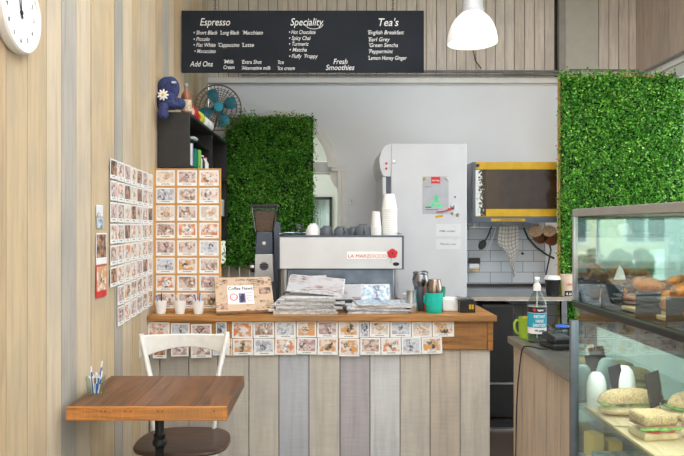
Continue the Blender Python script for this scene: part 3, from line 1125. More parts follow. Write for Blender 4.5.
paper(2.884, 2.97, Z(205, 2.93), Z(216.5, 2.93), ['white_paper', 'newsprint'], 'small white business card pinned on the plank wall above a pale blue card', 'card', 'business_card')
paper(2.89, 2.975, Z(217.5, 2.93), Z(228, 2.93), ['label_grey', 'mag_blue'], 'small pale blue card pinned on the plank wall under a white card', 'card', 'business_card')
paper(2.884, 3.02, Z(233, 2.95), Z(264, 2.95), ['white_paper', 'picture_night'], 'dark portrait leaflet with white edge pinned on the plank wall', 'leaflet', 'leaflet')
paper(2.884, 3.02, Z(265, 2.95), Z(297, 2.95), ['red', 'picture_golden'], 'leaflet with a red band along its foot pinned lowest on the plank wall', 'leaflet', 'leaflet')

# framed panel standing on the counter
DPn = 3.88
px0, px1, pz0, pz1 = X(154.2, DPn), X(221, DPn), .931, Z(168.5, DPn)
pc = (px0+px1)/2
pn = thing('photo_board', 'tall orange wood board covered with rows of photo prints, standing on the counter end', 'board', (pc, DPn, pz0))
ob('board', MB().box(px0-pc, px1-pc, 0, .012, 0, pz1-pz0), 'frame_wood', pn, .002)
rails = MB()
for a in (154.2, 175, 197.5, 219):
    rails.box(X(a, DPn)-pc, X(a+2, DPn)-pc, -.005, 0, 0, pz1-pz0)
for r in range(9):
    yy = 168.5+17.5*r
    rails.box(px0-pc, px1-pc, -.004, 0, Z(yy+1.2, DPn)-pz0, Z(yy, DPn)-pz0)
ob('batten', rails, 'frame_wood', pn)
variants = [[1, 5, 0], [2, 3, 0], [1, 3, 1], [3, 0, 0], [5, 3, 2], [2, 4, 3], [0, 3, 5], [3, 5, 4]]
for r in range(8):
    for c in range(3):
        cxp = (165.6, 187.2, 209.2)[c]
        cyp = 178+17.5*r
        v = variants[r][c]
        card((X(cxp, DPn), DPn-.001, Z(cyp, DPn)), .119, .094, v, f'{PV[v][3]} photo, {ORD[r]} row down, {("left","middle","right")[c]} column of the wood board',
             'photo prints on the orange wood board', 0, rr_.uniform(-.012, .012))

# ================================================================ main counter
YC = 3.74
TX0, TX1 = XL+.004, X(496.5, 3.72)
ct = thing('bar_counter', 'plank clad service bar with a thick honey wood worktop', 'counter', (0, YC, 0))
p = MB()
bx = [148, 160, 189, 218, 249, 279, 309, 340, 370, 400, 430, 460, 490]
mi = [0, 0, 0, 5, 1, 2, 1, 3, 4, 5, 6, 1]
p.box(TX0, X(489.5, YC), .025, .05, 0, .895, 7)
for (a, b_, m_) in zip(bx[:-1], bx[1:], mi):
    x0 = max(TX0, X(a, YC+.015))
    p.box(x0+.0024, X(b_, YC+.015)-.0024, .012-random.uniform(0, .002), .03, 0, .895, m_)
ob('cladding', p, [c[0] for c in CF]+['gap'], ct)
ob('carcass', MB().box(TX0, X(489.5, YC), .05, .86, 0, .895), 'clad_tan', ct)
ob('apron', MB().box(TX0, X(487, YC), -.006, .011, .728, .895).box(X(487.4, YC), X(493, YC), -.004, .02, .722, .895), 'apron_wood', ct, .003)
p = MB()
for (y0, y1) in ((-.03, .06), (.061, .30), (.301, .56), (.561, .88)):
    p.box(TX0, TX1, y0, y1, .895, .93)
ob('worktop', p, 'counter_wood', ct, .003)

# photo prints along the bar front
top = [(148, 170, 322, 338, 0), (171, 190, 323, 339, 2), (191, 212, 324, 340, 5), (216, 227, 322, 336, 2), (232, 253, 321.5, 338, 0), (253.2, 274.5, 321.5, 338, 3),
       (275, 296, 321.5, 338, 2), (296.5, 316.5, 321, 337, 4), (317, 338, 321, 337.5, 5), (338.5, 359, 321, 338, 4), (359.3, 369, 322, 337, 2),
       (369.5, 389.5, 321, 337, 1), (390, 411, 321, 337, 2), (411.4, 431.8, 321.5, 337, 1), (432.2, 454, 320.5, 336.5, 4)]
bot = [(153, 167, 342, 358, 6), (171, 189, 340, 356, 5), (191, 212, 342, 357.5, 3), (213, 222.6, 340, 355, 2), (223, 232.6, 338.5, 355, 4), (233, 253.5, 338.5, 355, 4),
       (254, 274.6, 338.5, 355, 2), (275, 296.5, 338, 354.5, 0), (297, 317, 337.6, 354, 5), (317.5, 338, 337.8, 354.5, 4), (339, 359.5, 338.5, 356, 4),
       (360, 380.5, 337.5, 354.5, 3), (381, 401, 337.5, 354.5, 0), (401.3, 421, 337, 354, 2), (421.3, 442, 337, 353.5, 4)]
for ri, rowl in enumerate((top, bot)):
    for i, (a, b_, c, d_, v) in enumerate(rowl):
        w_ = (b_-a-.4)*YC/F
        h_ = (d_-c)*YC/F
        card((X((a+b_)/2, YC), YC-.0062-(.0017 if ri else 0), Z((c+d_)/2, YC)), w_, h_, v,
             f'{PV[v][3]} photo on the bar front, {ORD[i]} in the {("upper","lower")[ri]} row', 'photo prints along the bar front', 0, rr_.uniform(-.03, .03), cap=(i % 3 != 1))

# ================================================================ cups with stirrers on the bar
def tumbler(name, r0, r1, h, mat, parent, wall=.002):
    return ob(name, MB().lathe([(r0*.9, 0), (r0, .003), (r1, h), (r1-wall, h), (r0-wall, .006), (.0005, .005)], n=28, cap=False), mat, parent)


for i, (px_, lab, sticks) in enumerate(((161, 'white paper cup holding a dark and a blue pen, nearest the plank wall', ('blue', 'black')),
                                        (180, 'white paper cup holding wooden stirrers, middle of three on the bar', ('wicker', 'wicker')),
                                        (198.5, 'white paper cup holding blue pens, beside the coffee news holder', ('blue', 'blue')))):
    t = thing('paper_cup', lab, 'cup', (X(px_, 3.79), 3.79, .9302), 0, 'cups before the orange photo board')
    tumbler('cup', .027, .036, .078, 'white', t)
    for j, mt in enumerate(sticks):
        dx = (-.012, .004)[j]
        ob('pen' if mt != 'wicker' else 'stirrer', MB().tube([(dx*.2, 0, .008), (dx*2.0-.006*(i == 0), .006, .11+.012*j)], .0035, 6), mt, t)

# ================================================================ newspaper holder
hd = thing('newspaper_holder', 'kraft newsprint covered holder with a white sign, leaning back on the bar', 'newspaper holder',
           (X(246, 3.765), 3.765, .9455), rot=(math.radians(-37), 0, math.radians(15)))
hd.rotation_mode = 'XYZ'
ob('holder_body', MB().box(-.172, .172, 0, .025, .0, .242), ['kraft'], hd, .003)
ob('front_lip', MB().box(-.172, .172, -.012, 0, .0, .012), ['kraft'], hd, .002)
ob('sign_plate', MB().box(-.10, .055, -.003, 0, .052, .180), 'white_paper', hd)
text('lettering', 'Coffee News', 'black', hd, (-.096, -.0032, .148), .034, .146, shear=.1, offset=.0006)
ob('emblem', MB().lathe([(.024, .003), (.024, .0036)], c=(-.065, 0, .10), n=24, mat=R_).box(-.035, .005, -.0036, -.003, .06, .125, 1), ['red', 'purple'], hd)
ob('emblem_center', MB().lathe([(.018, .0036), (.018, .0042)], c=(-.065, 0, .10), n=24, mat=R_), 'white_paper', hd)
text('lettering', 'news', 'red', hd, (-.08, -.0044, .095), .014, .03)
ob('figure', MB().box(-.028, -.012, -.0042, -.0036, .062, .105).box(-.02, -.002, -.0042, -.0036, .07, .12), 'black', hd)
for k in range(4):
    text('lettering', ('Free', 'weekly', 'good', 'reading')[k], 'red', hd, (.012, -.0032, .125-.018*k), .012, .034)
text('lettering', 'Coffee News', 'black', hd, (-.05, -.0003, .215), .02, .12, shear=.4)
pm = MB()
for (a, b_, c, d_) in ((-.125, -.095, .195, .225), (.085, .125, .185, .215), (.09, .16, .12, .165), (-.145, -.105, .02, .06), (.09, .12, .06, .075)):
    pm.box(a, b_, -.0006, 0, c, d_)
ob('printed_picture', pm, 'picture_night', hd)['kind'] = 'stuff'


# ================================================================ newspapers and magazines
def newspaper(label, px_, y, z, w_, d_, h_, rz, mat='newsprint', tiltx=0, tilty=0, group='newspapers piled on the bar'):
    mb = MB()
    n = 3
    lay = h_/n
    for k in range(n):
        off = random.uniform(-.004, .004)
        z0 = k*lay
        # folded sheet: rounded fold at the front
        pr = [(-d_/2+off+lay*.5*(1-math.cos(a)), z0+lay*.5-lay*.47*math.cos(a)) for a in [0, .5, 1.0, 1.57, 2.1, 2.64, PI]]
        prof = [(-d_/2+off+.47*lay*(1-math.sin(a)), z0+lay*.5-lay*.47*math.cos(a)) for a in [PI*i/6 for i in range(7)]]
        poly_ = prof+[(d_/2+off, z0+lay*.97), (d_/2+off, z0+lay*.03)]
        mb.prism(poly_, 'x', -w_/2+off, w_/2+off, 0)
    mb.box(-w_/2+.004, w_/2-.004, -d_/2+.01, d_/2-.004, h_-.0004, h_+.0002, 1)
    o = ob('newspaper' if mat == 'newsprint' else 'magazine', mb, ['paper_edge', mat], loc=(X(px_, y), y, z))
    o.rotation_euler = Euler((tiltx, tilty, rz), 'XYZ')
    tag(o, label, 'newspaper' if mat == 'newsprint' else 'magazine', group)
    return o


z = .9303
lefts = [(306, .38, .014, .02, 'newsprint', 'folded newspaper lying lowest in the left pile on the bar'), (303, .40, .012, -.03, 'newsprint', 'folded newspaper second from the bottom of the left pile'),
         (309, .39, .016, .05, 'newsprint', 'thick newspaper third from the bottom of the left pile'), (305, .36, .012, -.04, 'newsprint', 'folded newspaper fourth from the bottom of the left pile'),
         (312, .38, .014, .03, 'newsprint', 'folded newspaper fifth from the bottom of the left pile'), (308, .34, .012, -.06, 'newsprint', 'folded newspaper sixth from the bottom of the left pile'),
         (313, .34, .014, .05, 'newsprint', 'folded newspaper on the flat top of the left pile')]
for (px_, w_, h_, rz, mt, lab) in lefts:
    newspaper(lab, px_, 3.885, z, w_, .24, h_, rz, mt)
    z += h_+.0009
ztop = z
newspaper('open newspaper with a colour photograph tilted on top of the left pile', 316, 3.92, ztop+.052, .34, .20, .010, -.05, 'mag_rust', math.radians(24), math.radians(5))
newspaper('newspaper leaning up behind the left pile against the coffee machine', 309, 4.062, 1.03, .24, .22, .008, .05, 'newsprint', math.radians(60), math.radians(-4))
z = .9303
rights = [(375, .36, .012, .03, 'newsprint', 'folded newspaper lying lowest in the right pile on the bar'), (378, .37, .012, -.05, 'newsprint', 'folded newspaper second from the bottom of the right pile'),
          (373, .35, .010, .06, 'newsprint', 'folded newspaper in the middle of the right pile'), (380, .36, .010, -.04, 'newsprint', 'folded newspaper under the blue magazine on the right pile'),
          (382, .34, .009, .08, 'mag_blue', 'glossy blue magazine lying on top of the right pile')]
for (px_, w_, h_, rz, mt, lab) in rights:
    newspaper(lab, px_+1, 3.90, z, w_, .23, h_, rz, mt)
    z += h_+.0009
newspaper('pale blue magazine leaning against the front of the coffee machine', 374, 4.06, 1.004, .20, .16, .006, .02, 'mag_blue', math.radians(60), 0)
newspaper('rust coloured magazine leaning against the coffee machine beside the left pile', 352, 4.05, 1.004, .12, .16, .006, -.04, 'mag_rust', math.radians(60), 0)
tag(ob('phone_handset', MB().box(-.05, .05, -.02, .02, 0, .02).box(-.055, -.03, -.022, .022, -.004, .024), 'black', loc=(X(344, 3.84), 3.85, z+.0), rot=(0, 0, .2), bevel=.006),
    'small black handset lying between the two newspaper piles', 'handset')

# ================================================================ espresso machine
DM = 4.08
mx0, mx1 = X(278, DM), X(404, DM)
mc = (mx0+mx1)/2
mw = (mx1-mx0)/2
mz0, mz1 = Z(269.5, DM), Z(235.5, DM)
em = thing('espresso_machine', 'wide espresso machine with a white back panel and red poppy badge', 'coffee machine', (mc, DM, .9302))
o_ = .9302
p = MB()
p.box(-mw, mw, 0, .50, mz0-o_, mz1-o_)
ob('top_housing', p, 'slate_blue', em, .004)
ob('back_panel', MB().box(-mw+.012, mw-.014, -.004, 0, mz0-o_+.006, mz1-o_-.012), 'steel_brushed', em, .001)
ob('lower_body', MB().box(-mw+.06, mw-.06, .05, .46, .05, mz0-o_), 'steel_brushed', em, .004)
ob('lower_panel', MB().box(-mw+.065, mw-.065, .046, .05, .06, mz0-o_-.004), 'steel_blue', em)
ob('drip_tray', MB().box(-mw+.04, mw-.04, .20, .54, .045, .10), 'steel', em, .004)
for sx in (-1, 1):
    sf = MB()
    x_ = sx*(mw-.045)
    sf.prism([(.02, .05), (.06, .05), (.04, mz0-o_), (.0, mz0-o_)], 'x', x_-.010, x_+.010)
    sf.prism([(.10, .05), (.13, .05), (.10, mz0-o_), (.07, mz0-o_)], 'x', x_-.008, x_+.008)
    ob('side_frame', sf, 'steel', em, .002)
for sx in (-1, 1):
    for yy in (.09, .42):
        ob('foot', MB().lathe([(.028, 0), (.026, .01), (.016, .02), (.016, .055)], c=(sx*(mw-.1), yy, 0), n=16), 'steel', em)
# cup rail
ob('cup_rail', MB().tube([(-mw+.01, .01, mz1-o_+.012), (-mw+.01, .49, mz1-o_+.012), (mw-.01, .49, mz1-o_+.012), (mw-.01, .01, mz1-o_+.012)], .004), 'steel', em)
# badge
b0, b1 = X(347, DM)-mc, X(386.5, DM)-mc
bd = ob('name_badge', MB().box(b0, b1, -.0055, -.004, Z(258.8, DM)-o_, Z(251.5, DM)-o_), 'white_paper', em)
text('lettering', 'LA MARZOCCO', 'red', bd, (b0+.005, -.006, Z(257.6, DM)-o_), .030, b1-b0-.01, ext=.0003)
pp = MB()
for k in range(5):
    a = k*2*PI/5+.3
    pp.ball((X(392.3, DM)-mc+.016*math.cos(a), -.006, Z(253.5, DM)-o_+.015*math.sin(a)), (.019, .002, .017), 12)
pop = ob('poppy_emblem', pp, 'red', em)
ob('poppy_center', MB().ball((X(392.5, DM)-mc, -.0085, Z(253.5, DM)-o_), (.006, .002, .006), 10), 'black', pop)
ob('poppy_stem', MB().tube([(X(392, DM)-mc, -.0045, Z(256, DM)-o_), (X(391, DM)-mc, -.0045, Z(261, DM)-o_), (X(390, DM)-mc, -.0045, Z(263, DM)-o_)], .0015, 5), 'green_pack', pop)
ob('maker_plate', MB().ball((X(396, DM)-mc, -.005, Z(264, DM)-o_), (.021, .002, .012), 16), 'slate', em)
# group heads on the barista side
for k in (-.22, .0, .22):
    ob('group_head', MB().lathe([(.035, mz0-o_-.07), (.035, mz0-o_-.03), (.028, mz0-o_+.01)], c=(k, .50, 0), n=20), 'chrome', em)

# cups on top of the machine
ZM = mz1+.0003


def cup(name, label, px_, y, r, h, mat, cat='cup', z=None, group=None, hand=True, rz=0):
    z = ZM if z is None else z
    t = thing(name, label, cat, (X(px_, y), y, z), rz, group)
    ob('cup_body', MB().lathe([(r*.93, 0), (r, 0), (r*1.0, h*.25), (r*.93, h*.55), (r*.75, h*.82), (r*.52, h*.93), (r*.5, h), (r*.42, h), (.0005, h*.95)], n=28, cap=False), mat, t)
    if hand:
        ob('handle', MB().tube([(r*.82, 0, h*.72), (r*1.2, 0, h*.7), (r*1.4, 0, h*.45), (r*1.25, 0, h*.22), (r*.97, 0, h*.2)], .005, 8), mat, t)
    return t


cup('coffee_cup', 'dark grey upturned cup among others on the coffee machine, beside the white bowl', 326.5, 4.22, .043, .062, 'grey_plastic', rz=2.4, group='dark cups on the coffee machine')
cup('coffee_cup', 'dark grey cup with a handle facing the room, second on the coffee machine', 341, 4.2, .050, .058, 'grey_plastic', rz=-1.2, group='dark cups on the coffee machine')
cup('coffee_cup', 'largest dark grey cup on the coffee machine, beside the short paper cup stack', 363, 4.22, .058, .072, 'grey_plastic', rz=-1.5, group='dark cups on the coffee machine')
cup('coffee_cup', 'small dark grey cup behind the larger ones on the coffee machine', 353, 4.36, .04, .055, 'grey_plastic', rz=2.9, group='dark cups on the coffee machine')
t = thing('sugar_bowl', 'white porcelain bowl turned upside down on the coffee machine', 'bowl', (X(313, 4.25), 4.25, ZM))
ob('bowl_body', MB().lathe([(.052, 0), (.05, .02), (.042, .045), (.03, .065), (.022, .07), (.022, .078), (.001, .078)], n=28, cap=False), 'white', t)
t = thing('glass_jug', 'small clear glass jug at the end of the coffee machine', 'jug', (X(299, 4.27), 4.27, ZM))
ob('jug_body', MB().lathe([(.03, 0), (.034, .02), (.028, .05), (.034, .078), (.032, .078), (.026, .05), (.031, .02), (.001, .004)], n=24, cap=False), 'clear_plastic', t)
ob('handle', MB().tube([(-.03, 0, .07), (-.052, 0, .06), (-.05, 0, .03), (-.032, 0, .02)], .004, 8), 'clear_plastic', t)


def cup_stack(label, px_, y, r0, r1, zt, z0, count, group):
    """nested paper cups: the lowest stands upside down, every next one shows only its rim"""
    H0 = .105
    pitch = (zt-z0-H0)/(count-1)
    for i in range(count):
        t = tag(ob('takeaway_cup', MB().lathe([(r0, .0), (r0+.003, 0), (r0+.003, .006), (r0, .008), (r1, H0-.003), (r1-.003, H0), (r1-.004, H0-.006), (r0-.003, .004)], n=28, cap=False), 'white', loc=(X(px_, y), y, z0+pitch*i)),
                f'{label}, {"lowest" if i == 0 else ORD[i] + " from the bottom"}', 'cup', group)


# rims down, narrowing upwards
cup_stack('white paper cup in the short upside-down stack on the coffee machine', 376, 4.2, .034, .026, Z(211.5, 4.2), ZM, 7, 'short stack of paper cups')
cup_stack('white paper cup in the tall upside-down stack on the coffee machine', 389.3, 4.24, .052, .034, Z(194, 4.24), ZM, 15, 'tall stack of paper cups')

# ================================================================ grinder
DG = 4.3
gx = X(264.5, DG)
kg = DG/F
gr = thing('coffee_grinder', 'grey and steel coffee grinder with a bean hopper beside the coffee machine', 'grinder', (gx, DG, .9302))


def zg(py): return Z(py, DG)-.9302


def trap(wa, wb, za, zb, y0, y1, ya=None, yb2=None):
    """box whose top and bottom widths differ"""
    m = MB()
    ya = y0 if ya is None else ya
    vs = [(-wa, y0, za), (wa, y0, za), (wa, y1, za), (-wa, y1, za), (-wb, ya, zb), (wb, ya, zb), (wb, y1, zb), (-wb, y1, zb)]
    m.add(vs, [(0, 3, 2, 1), (4, 5, 6, 7), (0, 1, 5, 4), (1, 2, 6, 5), (2, 3, 7, 6), (3, 0, 4, 7)])
    return m


ob('grinder_base', trap(.088, .082, 0, zg(281), -.02, .20), 'slate_blue', gr, .006)
ob('front_plate', trap(.066, .060, zg(281.5), zg(254), -.03, .18), 'steel_brushed', gr, .004)
ob('side_housing', MB().box(.062, .098, -.01, .18, 0, zg(222)), 'slate_blue', gr, .006)
ob('upper_body', trap(.062, .052, zg(254), zg(232), -.025, .15), 'slate_blue', gr, .006)
hop = MB()
hop.add([(-.056, 0, zg(232)), (.056, 0, zg(232)), (.056, .12, zg(232)), (-.056, .12, zg(232)), (-.083, -.02, zg(207)), (.083, -.02, zg(207)), (.083, .15, zg(207)), (-.083, .15, zg(207))],
        [(0, 3, 2, 1), (0, 1, 5, 4), (1, 2, 6, 5), (2, 3, 7, 6), (3, 0, 4, 7)])
ob('bean_hopper', hop, 'smoke_plastic', gr)
ob('hopper_frame', MB().tube([(-.06, -.002, zg(232)), (-.085, -.022, zg(206))], .006).tube([(.06, -.002, zg(232)), (.085, -.022, zg(206))], .009).tube([(-.085, -.022, zg(206.5)), (.085, -.022, zg(206.5))], .006), 'steel_dark', gr)
bn = trap(.050, .066, zg(231.5), zg(211), .01, .11)
ob('coffee_beans', bn, 'coffee_beans', gr)['kind'] = 'stuff'
ob('hopper_lid', MB().box(-.092, .092, -.028, .16, zg(207), zg(204.5)), 'black_lam', gr, .003)
ob('badge', MB().lathe([(.012, .027), (.012, .030)], c=(0, 0, zg(243)), n=20, mat=R_), 'steel', gr)
ob('maker_mark', MB().lathe([(.028, .031), (.028, .0325)], c=(0, 0, zg(266)), n=24, mat=R_), 'grey_plastic', gr)
for k in range(3):
    ob('mark_bar', MB().box(-.030, .030, -.034, -.0325, zg(266)-.014+.011*k, zg(266)-.009+.011*k), 'black', gr)
kn = ob('adjust_knob', MB().lathe([(.028, 0), (.03, .006), (.03, .03), (.02, .036)], c=(-.066, .03, zg(268)), n=24, mat=Euler((0, -PI/2, 0)).to_matrix()), 'steel_dark', gr)
ob('lever', MB().tube([(-.055, .03, zg(251)), (-.095, .02, zg(250))], .006).ball((-.1, .02, zg(250)), .01, 10), 'black', gr)

# ================================================================ jugs and bits on the bar right
zc = .9302
t = thing('milk_jug', 'short plain steel milk jug beside the newspapers', 'jug', (X(411, 3.86), 3.84, zc))
ob('jug_body', MB().lathe([(.036, 0), (.038, .004), (.038, .05), (.033, .10), (.035, .135), (.033, .135), (.03, .1), (.035, .05), (.001, .004)], n=28, cap=False), 'steel', t)
ob('handle', MB().tube([(-.034, 0, .115), (-.06, 0, .11), (-.062, 0, .05), (-.036, 0, .035)], .004, 8), 'steel', t)
t = thing('steel_shaker', 'tall dark steel tumbler with an orange stripe behind the turquoise cup', 'tumbler', (X(420.5, 3.95), 3.95, zc))
ob('tumbler_body', MB().lathe([(.034, 0), (.036, .003), (.040, .15), (.038, .155)], n=28), 'slate_blue', t)
ob('stripe', MB().box(.018, .030, -.041, -.03, .005, .15), 'orange', t, .002)
ob('steel_cap', MB().lathe([(.041, .15), (.049, .165), (.051, .19), (.046, .215), (.040, .225), (.038, .222)], n=28), 'steel_dark', t)
ob('cap_ring', MB().tube([(.043*math.cos(a), .043*math.sin(a), .232+.006*math.sin(a*2)) for a in [2*PI*i/24 for i in range(25)]], .005, 8, cap=False), 'steel_dark', t)
t = thing('travel_cup', 'turquoise reusable cup on the bar holding an upturned steel jug', 'cup', (X(434, 3.85), 3.85, zc))
ob('cup_body', MB().lathe([(.045, 0), (.048, .004), (.052, .06), (.053, .12), (.050, .12), (.048, .06), (.044, .008), (.001, .006)], n=32, cap=False), 'turquoise', t)
ob('handle', MB().tube([(-.046, 0, .105), (-.058, 0, .10), (-.058, 0, .06), (-.048, 0, .05)], .005, 8), 'turquoise', t)
t = thing('milk_jug', 'bronze tinted steel milk jug upside down in the turquoise cup', 'jug', (X(434.5, 3.85), 3.85, zc+.1205))
ob('jug_body', MB().lathe([(.044, 0), (.046, .02), (.043, .045), (.040, .06), (.036, .076), (.033, .08), (.001, .081)], n=32, cap=False), 'bronze_steel', t)
ob('handle', MB().tube([(-.04, -.004, .065), (-.052, -.004, .05), (-.056, -.004, .01), (-.045, -.004, -.005)], .004, 8), 'bronze_steel', t)
t = thing('green_tumbler', 'green plastic beaker mostly hidden behind the turquoise cup', 'beaker', (X(439, 4.0), 3.99, zc))
ob('beaker_body', MB().lathe([(.03, 0), (.038, .14), (.036, .14), (.028, .005), (.001, .004)], n=24, cap=False), 'green_pack', t)
t = thing('napkin_box', 'white box of napkins between the turquoise cup and the black box', 'box', (X(451, 3.95), 3.95, zc))
ob('box_body', MB().box(-.06, .05, -.05, .05, 0, .075), 'white', t, .006)
ob('napkins', MB().box(-.055, .045, -.045, .045, .075, .079), 'white_paper', t)
t = thing('card_box', 'small black box with its lid ajar near the end of the bar', 'box', (X(466, 3.86), 3.87, zc))
ob('box_body', MB().box(-.042, .05, -.04, .06, 0, .072), 'black', t, .003)
ob('lid', MB().box(-.055, .042, -.045, .05, 0, .004), 'steel_dark', t, .001, loc=(0, 0, .082), rot=(0, .12, 0))
for k in range(2):
    ob('gold_print', MB().box(.012+.016*k, .024+.016*k, -.0412, -.0398, .022, .05), 'brass', t)

# ================================================================ fridge
DF = 4.74
fx0, fx1 = X(391, DF), X(467, DF)
fz = Z(143.5, DF)
fr = thing('upright_fridge', 'tall white upright fridge standing behind the bar, its side towards the room', 'fridge', ((fx0+fx1)/2, DF, 0))
fc = (fx0+fx1)/2
ob('cabinet', MB().box(fx0-fc, fx1-fc, 0, .66, .06, fz), 'enamel', fr, .008)
ob('plinth', MB().box(fx0-fc+.02, fx1-fc-.02, .03, .64, .0, .06), 'black', fr)
prof = [(X(391, DF)-fc, fz-.002), (X(389, DF)-fc, fz-.002), (X(384.5, DF)-fc, Z(146, DF)), (X(381, DF)-fc, Z(151, DF)), (X(379.3, DF)-fc, Z(159, DF)), (X(379.8, DF)-fc, Z(168, DF)),
        (X(382, DF)-fc, Z(174, DF)), (X(383.5, DF)-fc, Z(176.5, DF)), (X(390.7, DF)-fc, Z(176.5, DF))]
ob('top_door_panel', MB().prism(prof, 'y', .0, .64), 'enamel', fr, .004)
ob('handle_recess', MB().box(X(386, DF)-fc, X(390.9, DF)-fc, .01, .63, Z(194, DF), Z(176.6, DF)), 'slate_blue', fr)
ob('lower_door', MB().box(X(382.5, DF)-fc, X(386, DF)-fc, .0, .64, .12, Z(177, DF)).box(X(382.5, DF)-fc, X(390.6, DF)-fc, .0, .64, .12, Z(194.5, DF)), 'enamel', fr, .004)
for yy in (163.5, 168.5):
    ob('indicator', MB().lathe([(.009, 0), (.009, .004)], c=(X(386.3, DF)-fc, .0, Z(yy, DF)), n=14, mat=R_), 'red', fr)
ob('lock', MB().lathe([(.013, 0), (.013, .005), (.009, .007)], c=(X(394, DF)-fc, 0, Z(162, DF)), n=18, mat=R_), 'steel', fr)


def magnet(px_, py_, r, mat, label):
    tag(ob('magnet', MB().lathe([(r, 0), (r, .005), (r*.7, .008)], c=(0, 0, 0), n=16, mat=R_), mat, loc=(X(px_, DF), DF-.0017, Z(py_, DF))), label, 'magnet', 'magnets on the fridge')


sn = thing('notice_sheet', 'grey notice with a red box and green triangle held on the fridge side', 'notice', (X(435.5, DF), DF, Z(214, DF)))
wS = X(448.5, DF)-X(422.5, DF)
hS = Z(176.5, DF)-Z(214, DF)
ob('sheet', MB().box(-wS/2, wS/2, -.0015, 0, 0, hS), 'notice_grey', sn)
ob('red_label', MB().box(-.033, .035, -.0022, -.0015, hS-.052, hS-.002), 'red', sn)
text('lettering', 'menulog', 'white_paper', sn, (-.028, -.0025, hS-.034), .018, .055)
kx = DF/F
for tri in ([(-.005, .175), (.018, .175), (.022, .120), (-.01, .128)], [(-.045, .10), (-.02, .125), (-.004, .10), (-.03, .085)], [(.0, .095), (.028, .118), (.05, .085), (.01, .088)]):
    ob('green_shape', MB().prism([(a, b_-.035) for a, b_ in tri], 'y', -.0022, -.0015), 'green_print', sn)
text('lettering', 'opening hours', 'slate', sn, (-.08, -.0018, hS-.08), .012, .05)
ob('print_line', MB().box(-.075, -.03, -.002, -.0015, .045, .055).box(-.075, .02, -.002, -.0015, .03, .035), 'green_pack', sn)
magnet(424.5, 179, .012, 'brass', 'round brass magnet at the left top corner of the grey notice')
magnet(447, 178.5, .012, 'steel', 'round steel magnet at the right top corner of the grey notice')
magnet(452.5, 207, .017, 'steel_dark', 'large steel magnet right of the foot of the grey notice')
magnet(452, 213.5, .011, 'bronze_steel', 'small bronze magnet below the large steel one')
magnet(457.5, 215, .012, 'bronze_steel', 'bronze magnet furthest right on the fridge')
magnet(455, 197, .006, 'black', 'tiny dark magnet alone beside the grey notice')
tag(ob('bottle_opener', MB().tube([(-.05, -.004, -.008), (0, -.004, -.004), (.05, -.004, .012)], .004, 6).ball((.05, -.004, .012), (.016, .003, .010), 12), 'red', loc=(X(440, DF)+.02, DF-.0015, Z(211, DF))),
    'thin red wire clip slanting across the foot of the grey notice', 'clip')
tag(ob('price_sticker', MB().box(-.028, .028, -.0015, 0, -.008, .008), 'brass', loc=(X(439, DF), DF-.0002, Z(216.5, DF)), rot=(0, -.15, 0)), 'narrow brass strip sticker under the grey notice', 'sticker')
for i, (a, b_, c, d_, lab) in enumerate(((436, 461, 224, 236, 'upper white handwritten sheet taped on the fridge'), (436, 461, 239, 249, 'lower white handwritten sheet taped on the fridge, above the bar'))):
    sh_ = tag(ob('note_sheet', MB().box(-(b_-a)/2*kx, (b_-a)/2*kx, -.0012, 0, 0, (d_-c)*kx), 'note_paper', loc=(X((a+b_)/2, DF), DF-.0003, Z(d_, DF))), lab, 'note', 'handwritten sheets on the fridge')
    text('lettering', ('Milk order', 'Thank you')[i], 'slate', sh_, (-.07, -.0016, .03), .02, .12, shear=.3)

# ================================================================ kitchen run at the back
DK = 4.78
KZ = .92
kb = thing('kitchen_bench', 'steel topped kitchen bench along the tiled wall', 'bench', (1.4, DK, 0))
bxl = X(467.5, DK)+.015-1.4
ob('benchtop', MB().box(bxl, 1.76-1.4, 0, .83, KZ-.03, KZ).box(1.76-1.4, X(578, DK)-1.4, 0, .135, KZ-.03, KZ), 'steel', kb, .002)
ob('front_edge', MB().box(bxl, X(578, DK)-1.4, -.006, 0, KZ-.022, KZ-.002), 'bench_edge', kb)
ob('upstand', MB().box(bxl, 1.97-1.4, .81, .83, KZ, KZ+.025), 'black_lam', kb)
for xx in (bxl+.03, 1.78-1.4):
    ob('leg', MB().box(xx-.02, xx+.02, .04, .08, 0, KZ-.03), 'steel_dark', kb, .003)
ub = thing('undercounter_fridge', 'black undercounter fridge below the steel kitchen bench', 'fridge', (X(498, DK), DK+.02, 0))
ob('cabinet', MB().box(-.11, .125, .02, .56, 0.015, .86), 'black_lam', ub, .004)
ob('door', MB().box(-.11, .12, 0, .02, .28, .85), 'black', ub, .004)
ob('kick_plate', MB().box(-.11, .12, .0, .02, .015, .262), 'black', ub, .003)
ob('trim_strip', MB().box(-.11, .12, -.004, .02, .264, .276), 'steel', ub)
tag(ob('storage_crate', MB().box(-.09, .09, -.1, .1, 0, .30).box(-.1, .1, -.11, .11, .28, .31), 'black', loc=(1.60, 5.2, 0), bevel=.006), 'black storage crate on the floor under the kitchen bench', 'crate')
tag(ob('steel_pan', MB().lathe([(.09, 0), (.1, .01), (.1, .09), (.096, .09), (.096, .012), (.001, .01)], n=28, cap=False), 'steel_dark', loc=(1.60, 5.2, .311)), 'steel pan standing on the black crate under the bench', 'pan')

